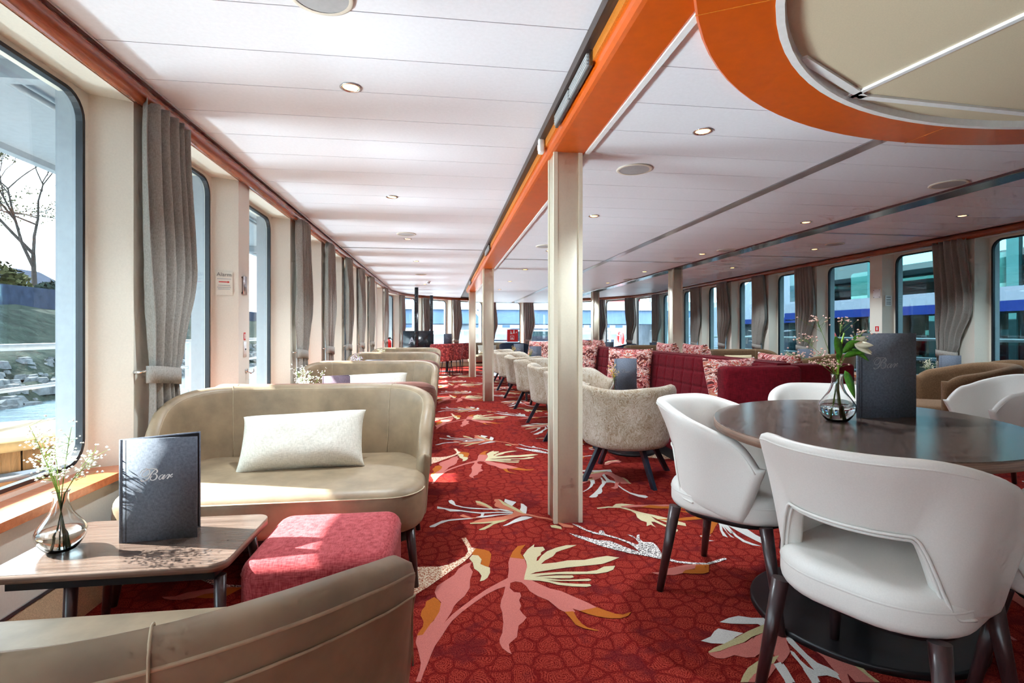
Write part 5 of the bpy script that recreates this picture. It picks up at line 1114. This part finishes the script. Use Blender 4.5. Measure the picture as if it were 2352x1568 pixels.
def railing(x, ya, yb, label, step):
    t_ = thing('deck_railing', label, 'railing', (x, 0, 0))
    for z, r_ in ((0.97, 0.022), (0.70, 0.014), (0.45, 0.014), (0.20, 0.014)): put('rail', MB().tube([(0, ya, z), (0, yb, z)], r_, 8).mesh('rail', 'steel_outside'), t_)
    y = ya
    while y <= yb: put('post', MB().box(-0.02, 0.02, y - 0.035, y + 0.035, -0.05, 0.97).mesh('post', 'steel_outside'), t_); y += step
railing(-2.72, -0.15, 14.5, 'white deck railing outside the left windows', 1.22)
railing(6.85, -0.15, 14.6, 'pale deck railing outside the right windows', 1.5)
t_ = thing('deck_railing', 'white bow railing outside the front windows', 'railing', (0, 0, 0))
for z, r_ in ((1.15, 0.025), (0.75, 0.018), (0.4, 0.018)): put('rail', MB().tube([(-1.5, 18.6, z), (6.2, 18.6, z)], r_, 8).mesh('rail', 'steel_outside'), t_)
for x in [-1.5 + 1.1 * k for k in range(8)]: put('post', MB().box(x - 0.03, x + 0.03, 18.57, 18.63, -0.05, 1.15).mesh('post', 'steel_outside'), t_)
t_ = thing('wooden_barrel', 'half wooden barrel table on the side deck outside the nearest window', 'barrel', (-2.18, 2.86, -0.05))
put('barrel_top', MB().lathe([(0.001, 0.575), (0.37, 0.575), (0.385, 0.585), (0.385, 0.615), (0.375, 0.622), (0.001, 0.622)], 48).mesh('barrel_top', 'barrel_top'), t_)
for k in range(18):
    a0, a1 = 2 * pi * k / 18 + 0.012, 2 * pi * (k + 1) / 18 - 0.012
    lo = [[(r_ * cos(a), r_ * sin(a), z) for a, r_ in ((a0, ro), (a1, ro), (a1, ro - 0.03), (a0, ro - 0.03))] for z, ro in ((0.0, 0.29), (0.2, 0.335), (0.4, 0.345), (0.575, 0.33))]
    put('stave', MB().loft(lo, smooth=False).mesh('stave', 'barrel_wood'), t_)
for z, ro in ((0.14, 0.331), (0.44, 0.350)): put('hoop', MB().lathe([(ro - 0.004, z), (ro + 0.004, z), (ro + 0.005, z + 0.04), (ro - 0.004, z + 0.04)], 40).mesh('hoop', 'alu_dark'), t_)

# left river bank: rocks, grass slope, quay wall, bushes, bare trees
rnd = random.Random(21)
def bankz(x):  # x distance outwards
    return interp(x, [11.8, 13.2, 15.0, 21.0, 22.0], [-1.25, -0.5, 0.35, 2.35, 2.4])
vs_ = []; fs = []; nx, ny = 26, 70
for j in range(ny + 1):
    for i in range(nx + 1):
        x = lerp(11.6, 24, i / nx); y = lerp(-15, 75, j / ny); vs_.append((-x, y, bankz(x) + rnd.gauss(0, 0.06)))
for j in range(ny):
    for i in range(nx): a = j * (nx + 1) + i; fs.append((a, a + nx + 1, a + nx + 2, a + 1))
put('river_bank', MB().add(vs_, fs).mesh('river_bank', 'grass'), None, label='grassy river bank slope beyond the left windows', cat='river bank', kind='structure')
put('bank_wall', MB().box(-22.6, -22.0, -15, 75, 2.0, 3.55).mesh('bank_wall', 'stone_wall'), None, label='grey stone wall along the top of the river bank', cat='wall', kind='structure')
rk = MB()
for k in range(900):
    y = rnd.uniform(3, 60); x = rnd.uniform(11.9, 14.4); r_ = rnd.uniform(0.08, 0.32); c_ = (-x, y, bankz(x) + 0.02)
    q = []
    for (a, b_) in ((0, -0.5), (0, 0.6)):
        q.append([(c_[0] + r_ * cos(2 * pi * i / 6 + k) * rnd.uniform(0.7, 1.2) * (0.75 if b_ > 0 else 1), c_[1] + r_ * 1.3 * sin(2 * pi * i / 6 + k) * rnd.uniform(0.7, 1.2) * (0.75 if b_ > 0 else 1), c_[2] + b_ * r_ * rnd.uniform(0.7, 1.0)) for i in range(6)])
    rk.loft(q, smooth=False)
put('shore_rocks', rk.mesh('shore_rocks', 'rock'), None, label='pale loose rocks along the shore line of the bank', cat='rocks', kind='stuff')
def branch(mb, p, d, L, r_, depth, lv, rnd):
    q = p + d * L; mb.tube([p, p + d * L * 0.5 + Vector((rnd.gauss(0, 0.03), rnd.gauss(0, 0.03), 0)) * L, q], [r_, r_ * 0.85, r_ * 0.68], 5, cap=False)
    if depth == 0:
        for _ in range(5): lv.append(q + Vector((rnd.gauss(0, 0.25), rnd.gauss(0, 0.25), rnd.gauss(0, 0.25))))
        return
    for k in range(3 if depth > 1 else 4):
        dd = (d + Vector((rnd.gauss(0, 0.48), rnd.gauss(0, 0.48), rnd.gauss(0.08, 0.25)))).normalized(); branch(mb, q if k else p.lerp(q, 0.8), dd, L * rnd.uniform(0.62, 0.82), r_ * 0.62, depth - 1, lv, rnd)
def leaves(pts, s_, rnd):
    mb = MB()
    for p in pts:
        a = Vector((rnd.gauss(0, 1), rnd.gauss(0, 1), rnd.gauss(0, 1))).normalized() * s_; b_ = a.cross(Vector((rnd.gauss(0, 1), rnd.gauss(0, 1), rnd.gauss(0, 1)))).normalized() * s_ * 0.6
        mb.add([p - a, p + b_, p + a, p - b_], [(0, 1, 2, 3)], False)
    return mb
for k, (x, y, H, lb) in enumerate(((-30, 42, 4.6, 'bare branching tree on the bank, right of the nearest window view'), (-31, 27.5, 3.0, 'smaller bare tree on the bank at the left picture edge'), (-31, 66, 4.0, 'bare tree farther along the bank'))):
    r2 = random.Random(100 + k); t_ = thing('bare_tree', lb, 'tree', (x, y, 2.3)); mb = MB(); lv = []
    branch(mb, Vector((0, 0, 0)), Vector((0.03, 0.02, 1)), H, 0.20, 6, lv, r2)
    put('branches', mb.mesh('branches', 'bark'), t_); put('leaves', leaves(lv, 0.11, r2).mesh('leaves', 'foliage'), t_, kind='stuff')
for k in range(9):
    r2 = random.Random(200 + k); y = 12 + 6.4 * k; rx = r2.uniform(2.7, 3.15); rz_ = r2.uniform(1.2, 2.2); t_ = thing('bank_bush', 'dense bush behind the bank wall, %s of the row' % (['nearest', 'second', 'third', 'fourth', 'fifth', 'sixth', 'seventh', 'eighth', 'ninth', 'tenth', 'eleventh', 'twelfth'][k]), 'bush', (-24.6, y, 2.4), group='bushes on the bank')
    pts = []
    for _ in range(1500):
        v_ = Vector((r2.gauss(0, 1), r2.gauss(0, 1), r2.gauss(0, 1))).normalized() * r2.uniform(0.75, 1.0); pts.append(Vector((v_.x * 1.6, v_.y * rx, 0.8 + v_.z * rz_)))
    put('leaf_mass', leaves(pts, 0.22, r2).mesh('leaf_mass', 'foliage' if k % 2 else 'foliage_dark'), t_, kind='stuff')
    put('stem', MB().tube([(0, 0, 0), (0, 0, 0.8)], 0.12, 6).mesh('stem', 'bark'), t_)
t_ = thing('far_house', 'pale low house behind the bushes on the left bank', 'building', (-44, 47, 2.4))
put('walls', MB().box(0, 5, 0, 12, 0, 3.4).mesh('walls', 'house'), t_)
put('roof', MB().loft([[(-0.3, y, 3.4), (5.3, y, 3.4), (2.5, y, 5.0)] for y in (-0.3, 12.3)], smooth=False).mesh('roof', 'stone_wall'), t_)
for k in range(4): put('window', MB().box(5.0, 5.05, 1.2 + 2.7 * k, 2.6 + 2.7 * k, 1.0, 2.4).mesh('window', 'ship_dark'), t_)

# neighbouring cruise ship to the right
NX = 7.9
t_ = thing('river_cruiser', 'white river cruise ship with blue stripe moored alongside', 'ship', (NX, 0, 0))
put('lower_hull', MB().box(0, 2.5, -8, 10.6, -1.04, -0.25).mesh('lower_hull', 'hull_white'), t_)
put('lower_interior', MB().box(0.9, 1.0, -8, 10.6, -0.25, 1.40).mesh('lower_interior', 'ship_teal'), t_)
put('upper_interior', MB().box(1.6, 1.7, -8, 10.6, 1.72, 2.48).mesh('upper_interior', 'ship_teal'), t_)
put('belt', MB().box(-0.02, 2.5, -8, 11.0, 1.52, 1.72).mesh('belt', 'hull_white'), t_)
put('blue_stripe', MB().box(-0.035, 2.5, -8, 11.0, 1.37, 1.52).mesh('blue_stripe', 'hull_blue'), t_)
put('upper_deck', MB().box(0.0, 2.5, -8, 10.8, 2.95, 3.25).mesh('upper_deck', 'hull_white'), t_)
put('bow_side', MB().loft([[(0, y, 0), (0.02, y, 0)] and [(x, y, z) for x, z in ((w0, -1.04), (2.5, -1.04), (2.5, zt_), (w0 + 0.3, zt_))] for y, w0, zt_ in ((10.6, 0.0, 3.25), (12.5, 0.15, 2.7), (15.5, 0.5, 1.9), (20.0, 1.3, 1.5))], smooth=False).mesh('bow_side', 'hull_white'), t_)
put('blue_stripe', MB().box(-0.01, 0.4, 10.6, 14.0, 1.30, 1.42).mesh('blue_stripe', 'hull_blue'), t_)
yy = -1.0; k = 0
while yy < 10.2:
    put('lower_pane', MB().box(0.03, 0.04, yy + 0.05, yy + 1.15, -0.25, 1.37).mesh('lower_pane', 'ship_glass'), t_)
    put('mullion', MB().box(0.0, 0.06, yy - 0.05, yy + 0.05, -0.25, 1.37).mesh('mullion', 'ship_teal'), t_)
    put('cabin_curtain', MB().box(0.3, 0.34, yy + 0.12, yy + 0.4, -0.2, 1.35).mesh('cabin_curtain', 'hull_white' if k % 3 == 0 else 'seat_grey'), t_)
    if k % 2 == 0:
        put('upper_pane', MB().box(0.03, 0.04, yy + 0.08, yy + 2.3, 1.78, 2.92).mesh('upper_pane', 'ship_glass'), t_)
        put('upper_mullion', MB().box(0.0, 0.07, yy - 0.08, yy + 0.08, 1.72, 2.95).mesh('upper_mullion', 'ship_teal'), t_)
        put('seat_back', MB().slab(rrect(0.5, 0.75, yy + 0.5, yy + 1.1, 0.08, 3), 1.75, 2.30, 0.02, 0.06).mesh('seat_back', 'seat_grey'), t_)
        put('cabin_table', MB().box(0.35, 1.0, yy + 1.3, yy + 2.1, 2.0, 2.05).mesh('cabin_table', 'seat_grey'), t_)
        put('far_frame', MB().box(1.62, 1.66, yy + 0.0, yy + 0.25, 2.2, 2.95).mesh('far_frame', 'ship_dark'), t_)
    yy += 1.2; k += 1
for z in (0.62, 0.05): put('hand_rail', MB().tube([(-0.12, -8, z), (-0.12, 9, z)], 0.014, 8).mesh('hand_rail', 'hull_white'), t_)

# ahead of the bow: quay, bridge, moored boats
t_ = thing('road_bridge', 'long blue grey road bridge crossing beyond the bow', 'bridge', (-13, 62, 0))
put('deck_girder', MB().box(0, 100, 0, 9, 2.2, 3.9).mesh('deck_girder', 'bridge_blue'), t_)
put('parapet', MB().box(0, 100, -0.3, 0.0, 3.9, 5.0).mesh('parapet', 'quay'), t_)
for k in range(16): put('lamp_post', MB().tube([(3 + 6 * k, 0.2, 3.9), (3 + 6 * k, 0.2, 9.5)], 0.09, 6).mesh('lamp_post', 'bridge_blue'), t_)
for k in range(4): put('bridge_pier', MB().box(14 + 26 * k, 17 + 26 * k, 1.5, 7.5, -1.04, 2.2).mesh('bridge_pier', 'quay'), t_)
for k, (x, c_) in enumerate(((9, 'bridge_red'), (18, 'hull_white'), (31, 'bridge_red'))):
    v_ = thing('bus', ['red bus on the bridge left of the middle', 'white bus on the bridge', 'red bus on the bridge to the right'][k], 'bus', (-13 + x, 62.5, 3.9)); put('body', MB().slab(rrect(0, 7, 0.3, 2.6, 0.2, 2), 0.4, 3.0, 0.1, 0.2).mesh('body', c_), v_)
    put('window_band', MB().box(0.4, 6.6, 0.27, 0.3, 1.6, 2.5).mesh('window_band', 'ship_dark'), v_)
    for wx in (1.4, 5.6): put('wheel', MB().tube([(wx, 0.25, 0.45), (wx, 0.6, 0.45)], 0.45, 14).mesh('wheel', 'black_rubber'), v_)
put('quay_wall', MB().box(-40, 60, 72, 90, -1.2, 0.9).mesh('quay_wall', 'quay'), None, kind='structure')
for k, (x, w, h_) in enumerate(((-14, 12, 5.0), (2, 9, 3.4), (15, 14, 5.6), (34, 12, 4.2))):
    t_ = thing('quay_house', 'pale waterfront building beyond the bridge, %s from the left' % ['first', 'second', 'third', 'fourth'][k], 'building', (x, 74, 0.9)); put('walls', MB().box(0, w, 0, 6, 0, h_).mesh('walls', 'house'), t_); put('roof', MB().box(-0.3, w + 0.3, -0.3, 6.3, h_, h_ + 0.4).mesh('roof', 'bridge_blue'), t_)
    for q in range(int(w / 2)): put('window', MB().box(0.5 + 2 * q, 1.6 + 2 * q, -0.05, 0, 1.0, 2.3).mesh('window', 'bridge_blue'), t_)
t_ = thing('moored_boat', 'white motor boat moored ahead of the bow', 'boat', (4, 44, -0.8))
put('hull', MB().loft([[(x, y, z) for y, z in ((-1.2 * f, 1.3), (0, -0.2), (1.2 * f, 1.3))] for x, f in ((0, 0.9), (5, 1.0), (9, 0.7), (11, 0.05))], smooth=False).mesh('hull', 'hull_white'), t_)
put('cabin', MB().slab(rrect(1.5, 6.5, -0.9, 0.9, 0.3, 3), 1.3, 2.3, 0, 0.1).mesh('cabin', 'hull_white'), t_); put('cabin_window', MB().box(2, 6, -0.92, 0.92, 1.6, 2.0).mesh('cabin_window', 'ship_dark'), t_)
t_ = thing('mast_frame', 'white mast with diagonal struts standing on the foredeck', 'mast', (1.35, 17.9, -0.05))
put('mast', MB().slab(rrect(-0.12, 0.12, -0.12, 0.12, 0.03, 2), 0, 3.2).mesh('mast', 'white_paint'), t_)
put('strut', MB().tube([(-1.1, 0, 3.0), (0, 0, 1.6)], 0.05, 8).mesh('strut', 'white_paint'), t_); put('strut', MB().tube([(1.1, 0, 3.0), (0, 0, 1.6)], 0.05, 8).mesh('strut', 'white_paint'), t_)

for x, y, lb in ((6.80, 8.41, 'red lifebuoy on the right deck railing seen through the flowers'), (6.0, 16.9, 'red lifebuoy outside the right bow window')):
    t_ = thing('lifebuoy', lb, 'lifebuoy', (x, y, 0.86)); lo = []
    for k in range(28):
        a = 2 * pi * k / 28; lo.append([(0.045 * cos(b_ * pi / 5), (0.25 + 0.06 * sin(b_ * pi / 5)) * cos(a), (0.25 + 0.06 * sin(b_ * pi / 5)) * sin(a)) for b_ in range(10)])
    put('ring', MB().loft(lo, ring=True).mesh('ring', 'sign_red'), t_)
    for k in range(4):
        a0 = k * pi / 2 + 0.6; seg = [[(0.047 * cos(b_ * pi / 5), (0.25 + 0.063 * sin(b_ * pi / 5)) * cos(a), (0.25 + 0.063 * sin(b_ * pi / 5)) * sin(a)) for b_ in range(10)] for a in (a0, a0 + 0.1, a0 + 0.2)]
        put('band', MB().loft(seg).mesh('band', 'paper_white'), t_)
    put('holder', MB().box(-0.02, 0.06, -0.03, 0.03, -0.25, 0.30).mesh('holder', 'steel_outside'), t_)
